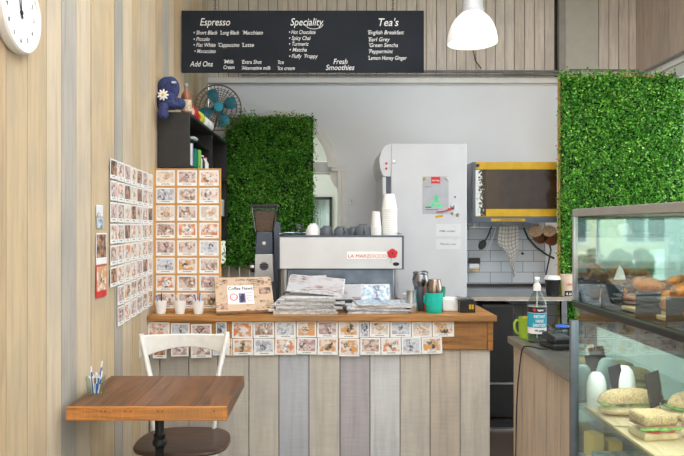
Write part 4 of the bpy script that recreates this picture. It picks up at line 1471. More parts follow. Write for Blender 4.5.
# oven
DO = 5.12
ov = thing('wall_oven', 'gold framed counter oven with a dark glass door on the back wall', 'oven', (X(514.5, DO), DO, Z(222.5, DO)))
oc = X(514.5, DO)
oz = Z(222.5, DO)
ox0, ox1 = X(472.5, DO)-oc, X(557, DO)-oc
def zo(py): return Z(py, DO)-oz
ob('oven_body', MB().box(ox0, ox1, .02, .46, 0, zo(162)), 'steel_dark', ov, .004)
ob('top_rail', MB().box(ox0+.012, ox1, .0, .02, zo(169.5), zo(162)), 'brass', ov, .002)
ob('bottom_rail', MB().box(ox0+.012, ox1, .0, .02, zo(216.5), zo(209)), 'brass', ov, .002)
ob('worn_stile', MB().box(ox0, X(476, DO)-oc, -.001, .02, zo(216.5), zo(162)), 'grey_plastic', ov, .002)
ob('peeling_film', MB().box(X(475.5, DO)-oc, X(486, DO)-oc, -.0012, 0, zo(216), zo(170)), 'peeling_film', ov)
ob('door_glass', MB().box(X(476, DO)-oc, ox1, .002, .02, zo(209), zo(169.5)), 'oven_glass', ov)
ob('control_strip', MB().box(ox0, ox1, -.004, .02, 0, zo(217)), 'slate_blue', ov, .003)
ob('strip_label', MB().box(X(491, DO)-oc, X(525, DO)-oc, -.0055, -.004, zo(221.2), zo(218.6)), 'brass', ov)
text('lettering', 'CAUTION HOT SURFACE', 'slate', ov, (X(500, DO)-oc, -.0058, zo(220.9)), .022, .17)
ob('hinge', MB().lathe([(.014, 0), (.014, .01)], c=(X(477.5, DO)-oc, 0, zo(165.5)), n=16, mat=R_), 'black', ov)
for k in range(2):
    ob('door_reflection_disc', MB().lathe([(.075, -.0016), (.075, -.0004)], c=(X(494+31*k, DO)-oc, .0, zo(197)), n=32, mat=R_), 'oven_glass', ov)  # round reflections in the door glass, modelled as thin discs

# rail below the oven with hanging tools
DR = 5.42
rl = thing('hanging_rail', 'thin steel rail under the oven carrying kitchen tools', 'rail', (X(514, DR), DR, Z(227, DR)))
ob('bar', MB().tube([(X(470, DR)-X(514, DR), 0, 0), (1.80-X(514, DR), 0, 0)], .006), 'steel', rl)
for px_ in (474, 556):
    xx = min(X(px_, DR), 1.79)-X(514, DR)
    ob('bracket', MB().box(xx-.01, xx+.01, -.008, .2, -.012, .03), 'white', rl, .002)
t = thing('tongs', 'long steel tongs hanging from the rail under the oven', 'tongs', (X(492, DR), DR-.014, Z(227, DR)))
for s_ in (-1, 1):
    ob('arm', MB().tube([(.035, s_*.003, .0), (.01, s_*.01, -.07), (-.035, s_*.014, -.18), (-.05, s_*.010, -.21)], [.005, .007, .009, .013], 8, flat=.5), 'tongs_steel', t)
t = thing('ladle', 'black ladle hanging from the rail beside the tongs', 'ladle', (X(486, DR), DR-.016, Z(227, DR)))
ob('handle', MB().tube([(.045, 0, .004), (.01, 0, -.08), (-.015, 0, -.12)], .006, 8), 'black', t)
ob('bowl', MB().ball((-.035, 0, -.15), (.032, .018, .045), 16, mat=Euler((0, .5, 0)).to_matrix()), 'black', t)
# towel
def towel():
    mb = MB()
    nu, nv = 24, 30
    uv = []
    vs = []
    for j in range(nv+1):
        v = j/nv
        wdt = .085*(1-.0*v)+.0
        for i in range(nu+1):
            u = i/nu
            xl = -.085-.02*math.sin(v*3)*(v < .45)-.0+max(0, v-.35)*.21
            xr = .075-max(0, v-.55)*.10
            x = xl+(xr-xl)*u
            z = -.44*v*(.72+.28*math.sin(PI*(u*.75+.18)))-(.03 if False else 0)
            y = -.014+.012*math.sin(u*17+v*3)*(.3+v)-.006*math.cos(u*7)
            vs.append((x, y, z+.008))
            uv.append((u, v))
    fs = [(j*(nu+1)+i, j*(nu+1)+i+1, (j+1)*(nu+1)+i+1, (j+1)*(nu+1)+i) for j in range(nv) for i in range(nu)]
    me = bpy.data.meshes.new('tea_towel')
    me.from_pydata(vs, [], fs)
    me.materials.append(M['towel'])
    ul = me.uv_layers.new(name='UVMap')
    for lp in me.loops:
        ul.data[lp.index].uv = uv[lp.vertex_index]
    me.polygons.foreach_set('use_smooth', [True]*len(me.polygons))
    o = ob('tea_towel', me, None, loc=(X(508.5, DR), DR-.008, Z(226.5, DR)))
    s = o.modifiers.new('thickness', 'SOLIDIFY')
    s.thickness = .003
    s.offset = 1
    tag(o, 'white and grey checked tea towel hanging crumpled from the rail', 'towel')


towel()
for px_, sc, lab in ((534, 1.0, 'woven bowl hanging under the oven, beside the checked towel'), (548, .9, 'woven bowl hanging under the oven, beside the green wall')):
    t = thing('woven_bowl', lab, 'bowl', (X(px_, DR), DR-.05, Z(231.5, DR)), 0, 'woven bowls under the oven')
    ob('bowl_body', MB().lathe([(.008*sc, .05), (.035*sc, .045), (.055*sc, .02), (.062*sc, 0), (.056*sc, 0), (.05*sc, .018), (.03*sc, .035), (.001, .04)], n=24, cap=False, mat=Euler((-.9, 0, 0)).to_matrix()), 'wicker', t)
for px_, py_, lab in ((541, 236, 'round copper pan hanging under the oven between the woven bowls'), (552, 238, 'copper pan hanging under the oven nearest the green wall')):
    t = thing('copper_pan', lab, 'pan', (X(px_, DR+.08)-.015, DR+.08, Z(py_, DR+.08)), 0, 'copper pans under the oven')
    ob('pan_body', MB().lathe([(.06, 0), (.066, .03), (.062, .03), (.056, .004), (.001, .003)], n=24, cap=False, mat=Euler((PI/2, 0, 0)).to_matrix()), 'copper', t)
    ob('handle', MB().tube([(0, -.01, .055), (0, -.01, .10)], .006, 6), 'black', t)
tag(ob('power_cable', MB().tube([(X(523, 5.57), 5.57, Z(226, 5.57)), (X(528, 5.57), 5.57, Z(238, 5.57)), (X(536, 5.57), 5.57, Z(247, 5.57)), (X(546, 5.57), 5.58, Z(254, 5.57)), (X(555, 5.57), 5.59, Z(258.5, 5.57))], .009, 8), 'black'),
    'thick black cable sagging across the tiles', 'cable', 'cables over the tiles')
tag(ob('power_cable', MB().tube([(X(547, 5.59), 5.59, Z(236, 5.57)), (X(551, 5.59), 5.59, Z(250, 5.57)), (X(549, 5.59), 5.6, Z(262, 5.57)), (X(546, 5.59), 5.6, Z(276, 5.57))], .007, 8), 'black'),
    'thin black cable dropping down the tiles near the green wall', 'cable', 'cables over the tiles')
t = thing('paper_dispenser', 'small white paper roll holder with a black top on the tiles', 'dispenser', (X(474.5, 5.55), 5.60, Z(271, 5.6)))
ob('holder', MB().box(-.045, .05, -.05, 0, .055, .115), 'black', t, .004)
ob('paper_roll', MB().lathe([(.03, 0), (.03, .085)], c=(-.045, -.03, .045), n=20, mat=Euler((0, PI/2, 0)).to_matrix()), 'white_paper', t)
ob('tray', MB().box(-.02, .04, -.06, -.0, 0, .012), 'board_wood', t)
tag(ob('wall_hook', MB().lathe([(.01, 0), (.01, .01), (.005, .02)], n=12, mat=R_), 'black', loc=(X(522, YB), YB-.012, Z(253.5, YB))), 'small black knob on the tiles right of the towel', 'hook')


# takeaway cups displayed on the bench end
def display_cup(label, px_, y, r, h, body, lid, tagtext=None):
    t = thing('takeaway_cup', label, 'cup', (X(px_, y), y, KZ+.0003), 0, 'sample cups on the kitchen bench')
    ob('cup_body', MB().lathe([(r*.74, 0), (r*.76, .004), (r, h), (r*.97, h), (.001, h)], n=28, cap=True), body, t)
    if lid:
        ob('lid', MB().lathe([(r*1.06, h-.004), (r*1.06, h+.006), (r*.98, h+.010), (r*.92, h+.026), (r*.4, h+.027)], n=28), lid, t)
    if tagtext:
        ob('price_tag', MB().box(-.035, .035, -r*.86-.008, -r*.86-.004, .004, .045), 'black', t)
        text('lettering', tagtext, 'white_paper', t, (-.028, -r*.86-.0085, .012), .03, .055)
        text('lettering', 'coffee', 'red', t, (-.025, -r*1.0-.001, .085), .025, .05)
    return t


display_cup('black sample cup with a white lid on the kitchen bench', 552.5, 4.86, .058, .128, 'black', 'white')
display_cup('beige sample cup with a black price tag on the kitchen bench', 567, 4.835, .050, .165, 'cup_beige', None, '4.60')

# ================================================================ black wall shelf and what is on it
SX0, SX1, SY0, SY1, SZ0, SZ1 = XL+.004, -.85, 3.93, 5.38, 1.81, 2.15
sf = thing('wall_shelf', 'black open wall shelf running back along the plank wall', 'shelf', (XL, SY0, SZ0))
def sbox(x0, x1, y0, y1, z0, z1): return MB().box(x0-XL, x1-XL, y0-SY0, y1-SY0, z0-SZ0, z1-SZ0)
ob('end_panel', sbox(SX0, SX1, SY0, SY0+.018, SZ0, SZ1), 'black_lam', sf, .001)
ob('end_panel', sbox(SX0, SX1, SY1-.018, SY1, 1.33, SZ1), 'black_lam', sf, .001)
ob('top_panel', sbox(SX0, SX1, SY0+.019, SY1-.019, SZ1-.018, SZ1), 'black_lam', sf, .001)
ob('bottom_panel', sbox(SX0, SX1, SY0+.019, SY1-.019, SZ0, SZ0+.018), 'black_lam', sf, .001)
ob('lower_panel', sbox(SX0, SX1, 4.9, SY1-.019, 1.33, 1.348), 'black_lam', sf, .001)
ob('lower_shelf', sbox(SX0, SX1, 4.9, SY1-.019, 1.515, 1.53), 'black_lam', sf, .001)
ob('back_panel', sbox(SX0, SX0+.006, SY0+.019, SY1-.019, SZ0+.019, SZ1-.019), 'grey_trim', sf)
ob('divider', sbox(SX0+.007, SX1-.01, 4.76, 4.775, SZ0+.019, SZ1-.019), 'black_lam', sf)
ob('middle_shelf', sbox(SX0+.007, SX1-.03, SY0+.02, 4.755, 2.005, 2.012), 'steel_dark', sf)


def block(name, label, cat, y, w_, d_, h_, mat, z=SZ0+.0185, x=None, group=None, bevel=.002):
    xx = (SX1-.012-w_/2) if x is None else x
    return tag(ob(name, MB().box(-w_/2, w_/2, -d_/2, d_/2, 0, h_), mat, loc=(xx, y, z), bevel=bevel), label, cat, group)


gp = 'goods inside the black shelf'
block('recipe_book', 'white book with a purple spine standing inside the black shelf', 'book', 4.06, .14, .025, .145, 'white_paper', group=gp)
block('recipe_book', 'slim purple book standing beside the white one in the black shelf', 'book', 4.088, .14, .015, .15, 'purple', group=gp)
block('tea_box', 'dark green tea box standing inside the black shelf', 'box', 4.20, .13, .10, .125, 'green_pack', group=gp)
block('tea_box', 'light green tea box behind the dark green one in the black shelf', 'box', 4.33, .12, .05, .135, 'lightgreen_pack', group=gp)
def bottle(name, label, x, y, z, r, h, body, cap, group=gp, neck=.3):
    t = thing(name, label, 'bottle', (x, y, z), 0, group)
    ob('bottle_body', MB().lathe([(r*.95, 0), (r, .004), (r, h*.62), (r*.8, h*.72), (r*neck, h*.8), (r*neck, h*.93)], n=24), body, t)
    ob('cap', MB().lathe([(r*neck*1.15, h*.93), (r*neck*1.15, h)], n=20), cap, t)
    return t


bottle('syrup_bottle', 'white bottle with a black cap inside the black shelf', -.90, 4.43, SZ0+.0185, .03, .13, 'white', 'black', neck=.6)
bottle('syrup_bottle', 'black bottle with a pale label inside the black shelf', -.90, 4.53, SZ0+.0185, .03, .12, 'black', 'white', neck=.6)
bottle('syrup_bottle', 'white bottle with a red cap at the end of the black shelf', -.90, 4.65, SZ0+.0185, .032, .12, 'white', 'red', neck=.6)
block('folded_cloth', 'pale grey folded cloth on the steel ledge inside the black shelf', 'cloth', 4.2, .10, .10, .02, 'label_grey', z=2.0125, bevel=.008)
block('sachet_box', 'small white packet standing at the far low end of the black shelf', 'packet', 5.27, .06, .1, .135, 'white_paper', z=1.5305, group=gp)

# liquor bottle and packets on the top
t = thing('spirit_bottle', 'clear spirit bottle with a brown label on top of the black shelf', 'bottle', (X(186.3, 4.08), 4.08, SZ1+.0002))
ob('bottle_body', MB().lathe([(.032, 0), (.034, .005), (.034, .12), (.030, .14), (.014, .16), (.012, .185)], n=28), 'amber_glass', t)
ob('label', MB().lathe([(.0347, .03), (.0347, .1)], n=28, cap=False), 'wicker', t)
ob('cap', MB().lathe([(.015, .185), (.015, .20), (.013, .207)], n=20), 'grey_trim', t)
gp2 = 'packets on top of the black shelf'
t = thing('tea_tin', 'round red tin lying on top of the black shelf behind the bottle', 'tin', (-.905, 4.22, SZ1+.046), group=gp2)
ob('tin_body', MB().lathe([(.045, -.04), (.045, .04)], n=28, mat=Euler((PI/2, 0, 0)).to_matrix()), 'red', t)
ob('tin_face', MB().lathe([(.034, .0402), (.034, .042)], n=28, mat=R_), 'cup_beige', t)
t = thing('tea_tin', 'round lime yellow tin lying behind the red tin on the black shelf', 'tin', (-.90, 4.42, SZ1+.046), group=gp2)
ob('tin_body', MB().lathe([(.045, -.04), (.045, .04)], n=28, mat=Euler((PI/2, 0, 0)).to_matrix()), 'lime_pack', t)
ob('tin_face', MB().lathe([(.03, .0402), (.03, .042)], n=28, mat=R_), 'red', t)
for k, (yy, lab) in enumerate(((4.6, 'white roll of cup sleeves lying on the black shelf beside the lime tin'), (4.73, 'white roll of cup sleeves lying under the front of the fan'))):
    t = thing('paper_roll', lab, 'roll', (-.895, yy, SZ1+.043), group='white rolls on the black shelf')
    ob('roll', MB().lathe([(.042, -.055), (.042, .055)], n=28, mat=Euler((PI/2, 0, 0)).to_matrix()), 'white_paper', t)
    ob('core', MB().lathe([(.015, .0552), (.015, .057)], n=20, mat=R_), 'wicker', t)
tag(ob('blue_cloth', MB().box(-.05, .05, -.08, .08, 0, .012).ball((0, 0, .012), (.04, .06, .012), 12), 'teal_print', loc=(-.905, 5.26, SZ1+.0002), bevel=.004), 'small blue cloth folded at the far end of the black shelf', 'cloth')

# fan
DFN = 5.0
fc_ = Vector((X(218, DFN), DFN, Z(107.5, DFN)))
fn = thing('desk_fan', 'round desk fan with turquoise blades standing on the black shelf', 'fan', (-.915, 5.06, SZ1+.0002))
hub = Vector((fc_.x+.915, -.05, fc_.z-SZ1))
rF = .178
rot_ = Euler((PI/2, 0, math.radians(12))).to_matrix()
cage = MB()
def fp(r, a, d): return hub + rot_ @ Vector((r*math.cos(a), r*math.sin(a), d))
for side, dd in ((1, .045), (-1, -.04)):
    for r, d_ in ((rF, 0.003*side), (rF*.8, dd*.75), (rF*.6, dd*.93), (rF*.4, dd), (rF*.2, dd)):
        cage.tube([fp(r, 2*PI*i/40, d_) for i in range(41)], .0026 if r < rF else .0055, 5, cap=False)
    for i in range(36):
        a = 2*PI*i/36
        cage.tube([fp(.03, a, dd), fp(rF*.6, a, dd*.93), fp(rF*.85, a, dd*.65), fp(rF, a, 0)], .0015, 4, cap=False)
ob('grille', cage, 'grille_wire', fn)
ob('hub_cap', MB().lathe([(.036, 0), (.036, .006), (.028, .010)], c=fp(0, 0, .044), n=28, mat=rot_), 'teal_print', fn)
for i in range(4):
    a0 = .35+i*PI/2
    m = MB()
    vs = []
    for j in range(7):
        r = .025+(rF*.86-.025)*j/6
        hw = (.22+.36*math.sin(PI*min(1, j/6*.85+.1)))*1.0
        for s_ in (-1, 1):
            vs.append(fp(r, a0+s_*hw*(.9 if s_ > 0 else .7), s_*.012))
    fs = [(2*j, 2*j+1, 2*j+3, 2*j+2) for j in range(6)]
    m.add(vs, fs)
    bl = ob('blade', m, 'teal_print', fn)
    so = bl.modifiers.new('thickness', 'SOLIDIFY')
    so.thickness = .002
ob('motor', MB().lathe([(.03, -.02), (.045, -.035), (.045, -.08), (.03, -.1)], c=hub, n=24, mat=rot_), 'bronze_steel', fn)
ob('base', MB().lathe([(.06, 0), (.06, .01), (.02, .02), (.012, .025), (.012, .05)], n=28), 'bronze_steel', fn)
hb_ = hub+rot_ @ Vector((0, 0, -.06))
ob('stem', MB().tube([(0, 0, .045), (hb_.x*.5, hb_.y*.5+.02, .1), tuple(hb_+Vector((0, 0, -.03)))], .009, 10), 'bronze_steel', fn)

# plush toy
DT = 3.96
pt = thing('plush_toy', 'navy blue plush toy with a white daisy sitting on the end of the black shelf', 'plush toy', (X(169, DT), DT, SZ1+.002))
body = MB()
kk = DT/F
def tp(px_, py_, y=0): return (X(px_, DT)-X(169, DT), y, Z(py_, DT)-SZ1-.002)
body.ball(tp(170, 88, 0.01), (.058, .05, .075), 20)
body.ball(tp(166.5, 87, 0.01), (.060, .052, .066), 20)
body.ball(tp(164, 100, 0.0), (.058, .05, .058), 20)
body.ball(tp(168, 101, 0.0), (.064, .052, .058), 20)
body.ball(tp(161, 100, -.01), (.030, .035, .060), 16)
body.ball(tp(180, 104, -.005), (.036, .042, .038), 16)
body.ball(tp(173, 106.5, -.03), (.05, .05, .028), 16)
pb = ob('plush_body', body, 'navy_plush', pt)
rm = pb.modifiers.new('merge', 'REMESH')
rm.mode = 'VOXEL'
rm.voxel_size = .006
rm.use_smooth_shade = True
sm = pb.modifiers.new('soften', 'SMOOTH')
sm.iterations = 6
ft = MB().ball(tp(167.5, 117, -.105), (.034, .025, .032), 18)
ft.tube([tp(167, 108.5, -.04), tp(167, 109, -.085), tp(167.5, 116, -.102)], [.026, .028, .026], 14)
ob('foot', ft, 'navy_plush', pt)
ob('scarf_tag', MB().box(*[tp(173.5, 0)[0], tp(178, 0)[0]], -.052, -.040, tp(0, 85)[2], tp(0, 83)[2]), 'label_grey', pt, .002)
dz = MB()
for i in range(9):
    a = 2*PI*i/9
    c_ = Vector(tp(165.5, 97, -.064))
    dz.ball(c_+Vector((.020*math.cos(a), 0, .020*math.sin(a))), (.017, .004, .0068), 10, mat=Euler((0, -a, 0)).to_matrix())
da = ob('daisy', dz, 'white_paper', pt)
ob('daisy_center', MB().ball(tp(165.5, 97, -.068), (.009, .005, .009), 12), 'yellow', da)

# ================================================================ table
ty0, ty1 = 2.47, 2.99
tx0, tx1 = -1.012, -.390
tb = thing('cafe_table', 'square wooden cafe table on a black iron pedestal by the plank wall', 'table', ((tx0+tx1)/2, (ty0+ty1)/2, 0))
tc_ = ((tx0+tx1)/2, (ty0+ty1)/2)
p = MB()
bw = (tx1-tx0)/5
for i in range(5):
    p.box(tx0-tc_[0]+bw*i+.0004, tx0-tc_[0]+bw*(i+1)-.0004, ty0-tc_[1]+.022, ty1-tc_[1], .70, .75)
ob('tabletop', p, 'table_wood', tb, .001)
ob('front_edge', MB().box(tx0-tc_[0], tx1-tc_[0], ty0-tc_[1], ty0-tc_[1]+.0215, .698, .7498), 'table_edge', tb, .002)
nl = MB()
for px_ in (101, 105, 125, 131, 158, 162, 214):
    nl.lathe([(.0028, 0), (.0028, .0012)], c=(X(px_, ty0)-tc_[0], ty0-tc_[1]+.0002, .735), n=8, mat=R_)
ob('nail', nl, 'iron', tb)['kind'] = 'stuff'
ppx = X(159.5, 2.73)-tc_[0]
ob('column', MB().lathe([(.019, .02), (.019, .50), (.022, .51), (.030, .52), (.030, .535), (.024, .545), (.026, .56), (.019, .57), (.019, .67), (.04, .675), (.04, .70)], c=(ppx, 0, 0), n=24), 'iron', tb)
ob('base_plate', MB().lathe([(.2, 0), (.2, .015), (.06, .035), (.025, .06)], c=(ppx, 0, 0), n=36), 'iron', tb)

# tumbler with sugar sticks
sy = 2.66
t = thing('sugar_glass', 'clear glass of blue and white sugar sticks on the cafe table', 'glass', (X(95.5, sy), sy, .7502))
ob('glass', MB().lathe([(.030, 0), (.033, .003), (.040, .075), (.038, .076), (.031, .006), (.001, .005)], n=28, cap=False), 'glass', t)
rs_ = random.Random(5)
for i in range(14):
    a = 2*PI*i/14+rs_.uniform(-.2, .2)
    r0 = .012
    r1 = .026+rs_.uniform(-.006, .004)
    hgt = rs_.uniform(.072, .10)
    if i == 1: hgt = .135
    if i == 9: hgt = .12
    m = MB()
    d_ = Vector((math.cos(a), math.sin(a), 0))
    a0 = Vector((0, 0, .008))+d_*r0
    a1 = d_*r1+Vector((0, 0, hgt))
    m.tube([a0, a0.lerp(a1, .5)], .0052, 6, 0 if i % 3 else 1, flat=.5)
    m.tube([a0.lerp(a1, .5), a0.lerp(a1, .8)], .0052, 6, 1 if i % 2 else 0, flat=.5)
    m.tube([a0.lerp(a1, .8), a1], .0052, 6, 0, flat=.5)
    tag(ob('sugar_stick', m, ['white_paper', 'blue' if i % 5 else 'orange'], loc=t.location), 'paper sugar stick standing in the glass on the cafe table', 'sugar stick', 'sugar sticks in the glass')

# ================================================================ chair
hx = X(184, 3.0)
ch = thing('dining_chair', 'white framed chair with a dark wooden seat pushed under the cafe table', 'chair', (hx, 3.0, 0))
def cxp(px_, d): return X(px_, d)-hx
seat = MB()
outl = []
N_ = 48
for i in range(N_):
    a = 2*PI*i/N_
    c_, s_ = math.cos(a), math.sin(a)
    e = .62
    xx = .218*math.copysign(abs(c_)**e, c_)
    yy = .19*math.copysign(abs(s_)**e, s_)
    if yy > 0: xx *= 1-.10*(yy/.19)
    outl.append((xx, yy))
for (sc, z0) in ():
    pass
vs, fs = [], []
rings = [(.93, .428), (.99, .433), (1.0, .441), (.985, .449), (.93, .453), (.6, .447), (.3, .445)]
for sc, z0 in rings:
    vs += [(x*sc, y*sc, z0) for x, y in outl]
for j in range(len(rings)-1):
    for i in range(N_):
        i2 = (i+1) % N_
        fs.append((j*N_+i, j*N_+i2, (j+1)*N_+i2, (j+1)*N_+i))
fs.append(tuple(range(N_))[::-1])
fs.append(tuple((len(rings)-1)*N_+i for i in range(N_)))
seat.add(vs, fs)
ob('seat', seat, 'seat_wood', ch)
posts = [((141.5, 336.5, 3.31), (150.5, 378, 3.24), (153.5, 430, 3.165)), ((227, 334.5, 3.31), (218, 378, 3.24), (214, 430, 3.165))]
for pz in posts:
    pl = [(cxp(a, d), d-3.0, Z(b_, d)) for a, b_, d in pz]
    s_ = -1 if pl[0][0] < 0 else 1
    m = MB()
    m.tube([tuple(Vector(pl[0])+Vector((0, 0, .012)))]+pl+[(pl[2][0]+s_*.005, .19, .30), (pl[2][0]+s_*.02, .235, 0)], [.021, .0215, .021, .019, .019, .016], 12, flat=.6)
    ob('leg', m, 'worn_white', ch)
for s_ in (-1, 1):
    ob('leg', MB().tube([(s_*.15, -.13, .429), (s_*.165, -.15, .2), (s_*.18, -.17, 0)], [.019, .016, .013], 12), 'worn_white', ch)
for s_ in (-1, 1):
    ob('stretcher', MB().tube([(s_*.168, -.145, .20), (s_*.17, .185, .22)], .009, 10), 'worn_white', ch)
ob('stretcher', MB().tube([(-.166, .02, .21), (.166, .02, .21)], .009, 10), 'worn_white', ch)
rail = MB()
n = 28
vs = []
for i in range(n+1):
    u = i/n
    px_ = 139.5+(229.5-139.5)*u
    d = 3.305+.055*math.sin(PI*u)
    ztp = 335.5-.8*u+.5*math.sin(PI*u)
    zbt = 358.5-3*u-8.5*math.sin(PI*min(1, max(0, (u-.03)/.94)))**.8
    k2 = 3.305
    xx = X(px_, 3.305)-hx
    for yy in (d-.012, d+.010):
        vs += [(xx, yy-3.0, Z(ztp, 3.305)), (xx, yy-3.0, Z(zbt, 3.305))]
fs = []
for i in range(n):
    a, b_ = i*4, (i+1)*4
    fs += [(a, b_, b_+1, a+1), (a+2, a+3, b_+3, b_+2), (a, a+2, b_+2, b_), (a+1, b_+1, b_+3, a+3)]
fs += [(0, 1, 3, 2), (n*4, n*4+2, n*4+3, n*4+1)]
rail.add(vs, fs)
ob('backrest', rail, 'worn_white', ch, .004)

# ================================================================ side bench with sanitizer
BX, BY0, BY1, BZ = .93, 2.455, 3.32, .88
sb_ = thing('service_bench', 'plank sided bench with a steel top beside the display case', 'bench', (BX, BY0, 0))
ob('benchtop', MB().box(0, .75, 0, BY1-BY0, BZ-.035, BZ), 'bench_steel', sb_, .004)
p = MB()
ys = [2.46, 2.62, 2.79, 2.955, 3.13, 3.285]
for a, b_ in zip(ys[:-1], ys[1:]):
    p.box(.022, .04, a-BY0+.003, b_-BY0-.003, 0, BZ-.036)
ob('cladding', p, 'clad_end', sb_)
ob('carcass', MB().box(.0402, .72, .005, BY1-BY0-.035, 0, BZ-.036), 'plank_tan', sb_)

# sanitizer bottle
t = thing('sanitizer_bottle', 'clear pump bottle of hand sanitizer with a blue label on the steel bench', 'bottle', (X(537, 3.15), 3.15, BZ+.0002))
r = .044
ob('bottle_body', MB().lathe([(r*.93, 0), (r, .006), (r, .19), (r*.93, .205), (r*.55, .235), (.014, .25), (.014, .258)], n=32), 'clear_plastic', t)
ob('gel', MB().lathe([(r*.9, .004), (r*.94, .008), (r*.94, .10), (.001, .10)], n=28, cap=False), 'clear_plastic', t)
ob('label', MB().lathe([(r+.0006, .045), (r+.0006, .178)], n=40, cap=False), 'white_paper', t)
ob('label_band', MB().lathe([(r+.0012, .075), (r+.0012, .145)], n=40, cap=False), 'teal_print', t)
ob('label_head', MB().lathe([(r+.0012, .147), (r+.0012, .176)], n=40, cap=False), 'black', t)
def curved(tx, z, size, mat, width, yoff=.0018, x0=None):
    o = text('lettering', tx, mat, t, (0, 0, z), size, width, ext=.0002, align='LEFT', offset=.0004)
    xs = [v.co.x for v in o.data.vertices]
    mn, mx_ = min(xs), max(xs)
    shift = -(mn+mx_)/2 if x0 is None else x0-mn
    rr2 = r+yoff
    for v in o.data.vertices:
        a = (v.co.x+shift)/rr2
        zz, th = v.co.y, v.co.z
        v.co = (rr2*math.sin(a), (-rr2*math.cos(a)-th), zz)
    o.rotation_euler = (0, 0, 0)
    o.location = (0, 0, z)


curved('INSTANT', .123, .021, 'white_paper', .058)
curved('HAND', .101, .021, 'white_paper', .040)
curved('SANITIZER', .080, .021, 'white_paper', .068)
curved('hygiene', .157, .014, 'white_paper', .03, x0=-.012)
curved('kills germs', .058, .012, 'slate', .05)
ob('label_mark', MB().lathe([(.007, r*.93), (.007, r*.93+.006)], c=(-.026, .0025, .162), n=16, mat=R_), 'red', t)
ob('pump_collar', MB().lathe([(.018, .252), (.018, .275), (.015, .285), (.009, .288), (.007, .30)], n=24), 'white', t)
ob('pump_head', MB().lathe([(.006, .298), (.012, .302), (.014, .315), (.011, .318)], n=20).tube([(.004, 0, .311), (-.008, -.015, .311), (-.016, -.034, .306)], [.008, .007, .005], 10), 'white', t)
ob('dip_tube', MB().tube([(0, 0, .02), (0, 0, .255)], .003, 8), 'white', t)

t = thing('green_mug', 'lime green mug holding yellow paper behind the sanitizer bottle', 'mug', (X(526.5, 3.255), 3.255, BZ+.0002))
ob('mug_body', MB().lathe([(.033, 0), (.036, .003), (.039, .055), (.040, .105), (.037, .105), (.036, .055), (.032, .008), (.001, .006)], n=32, cap=False), 'lime', t)
ob('handle', MB().tube([(-.036, 0, .088), (-.052, 0, .09), (-.062, 0, .075), (-.060, 0, .045), (-.048, 0, .025), (-.035, 0, .022)], .0065, 10), 'lime', t)
ob('yellow_paper', MB().box(-.018, .022, -.010, -.004, .01, .112), 'yellow', t)

t = thing('plastic_tub', 'clear plastic tub with a blue piece on its lid behind the card terminal', 'tub', (X(562, 3.19), 3.19, BZ+.0002))
ob('tub_body', MB().box(-.052, .062, -.05, .05, 0, .062), 'clear_plastic', t, .012)
ob('lid', MB().box(-.056, .066, -.054, .054, .0625, .072), 'clear_plastic', t, .004)
ob('blue_label', MB().ball((-.006, -.02, .073), (.036, .026, .010), 16), 'blue', t)
t = thing('card_terminal', 'black card payment terminal lying on the steel bench', 'card terminal', (X(559, 2.985), 2.985, BZ+.0002), math.radians(8))
ob('cradle', MB().box(-.058, .058, -.055, .085, 0, .028), 'black', t, .008)
ob('handset', MB().box(-.05, .05, -.05, .08, 0, .032), 'black', t, .010, loc=(0, 0, .0285), rot=(.12, 0, 0))
ky = MB()
for i in range(3):
    for j in range(4):
        ky.box(-.036+.024*i, -.018+.024*i, -.042+.016*j, -.032+.016*j, 0, .003)
ob('keypad', ky, 'grey_plastic', t, .001, loc=(0, 0, .0605), rot=(.12, 0, 0))
ob('screen', MB().box(-.036, .036, .03, .068, 0, .001), 'dark_glass', t, 0, loc=(0, 0, .0607), rot=(.12, 0, 0))
ob('sticker', MB().box(.022, .046, -.0562, -.055, .008, .024), 'white_paper', t)
pts = [(X(549, 2.93), 2.93, BZ+.008), (X(540, 2.95), 2.95, BZ+.005), (.965, 2.98, BZ+.005), (.935, 3.0, BZ+.006), (.922, 3.02, BZ-.004), (.918, 3.05, BZ-.06), (.93, 3.15, .6), (.935, 3.19, .3), (.93, 3.2, .05), (.92, 3.15, .006), (.88, 3.0, .006)]
# smooth the cable path
def smooth_path(pts, n=6):
    P = [Vector(q) for q in pts]
    out = []
    for i in range(len(P)-1):
        p0, p1, p2, p3 = P[max(i-1, 0)], P[i], P[i+1], P[min(i+2, len(P)-1)]
        for k in range(n):
            s = k/n
            out.append(.5*((2*p1)+(-p0+p2)*s+(2*p0-5*p1+4*p2-p3)*s*s+(-p0+3*p1-3*p2+p3)*s**3))
    out.append(P[-1])
    return out


tag(ob('power_cable', MB().tube(smooth_path(pts), .0032, 8), 'black'), 'thin black cable running off the steel bench and down its planks', 'cable')

# ================================================================ display case
CX0, CX1, CY0, CY1 = .927, 1.56, 1.15, 2.43
TOPZ = 1.514
dc = thing('display_case', 'tall glass display case of pastries and sandwiches', 'display case', (CX0, CY0, 0))
def cb(mb_args, mi=0, m=None):
    m = m or MB()
    x0, x1, y0, y1, z0, z1 = mb_args
    return m.box(x0-CX0, x1-CX0, y0-CY0, y1-CY0, z0, z1, mi)


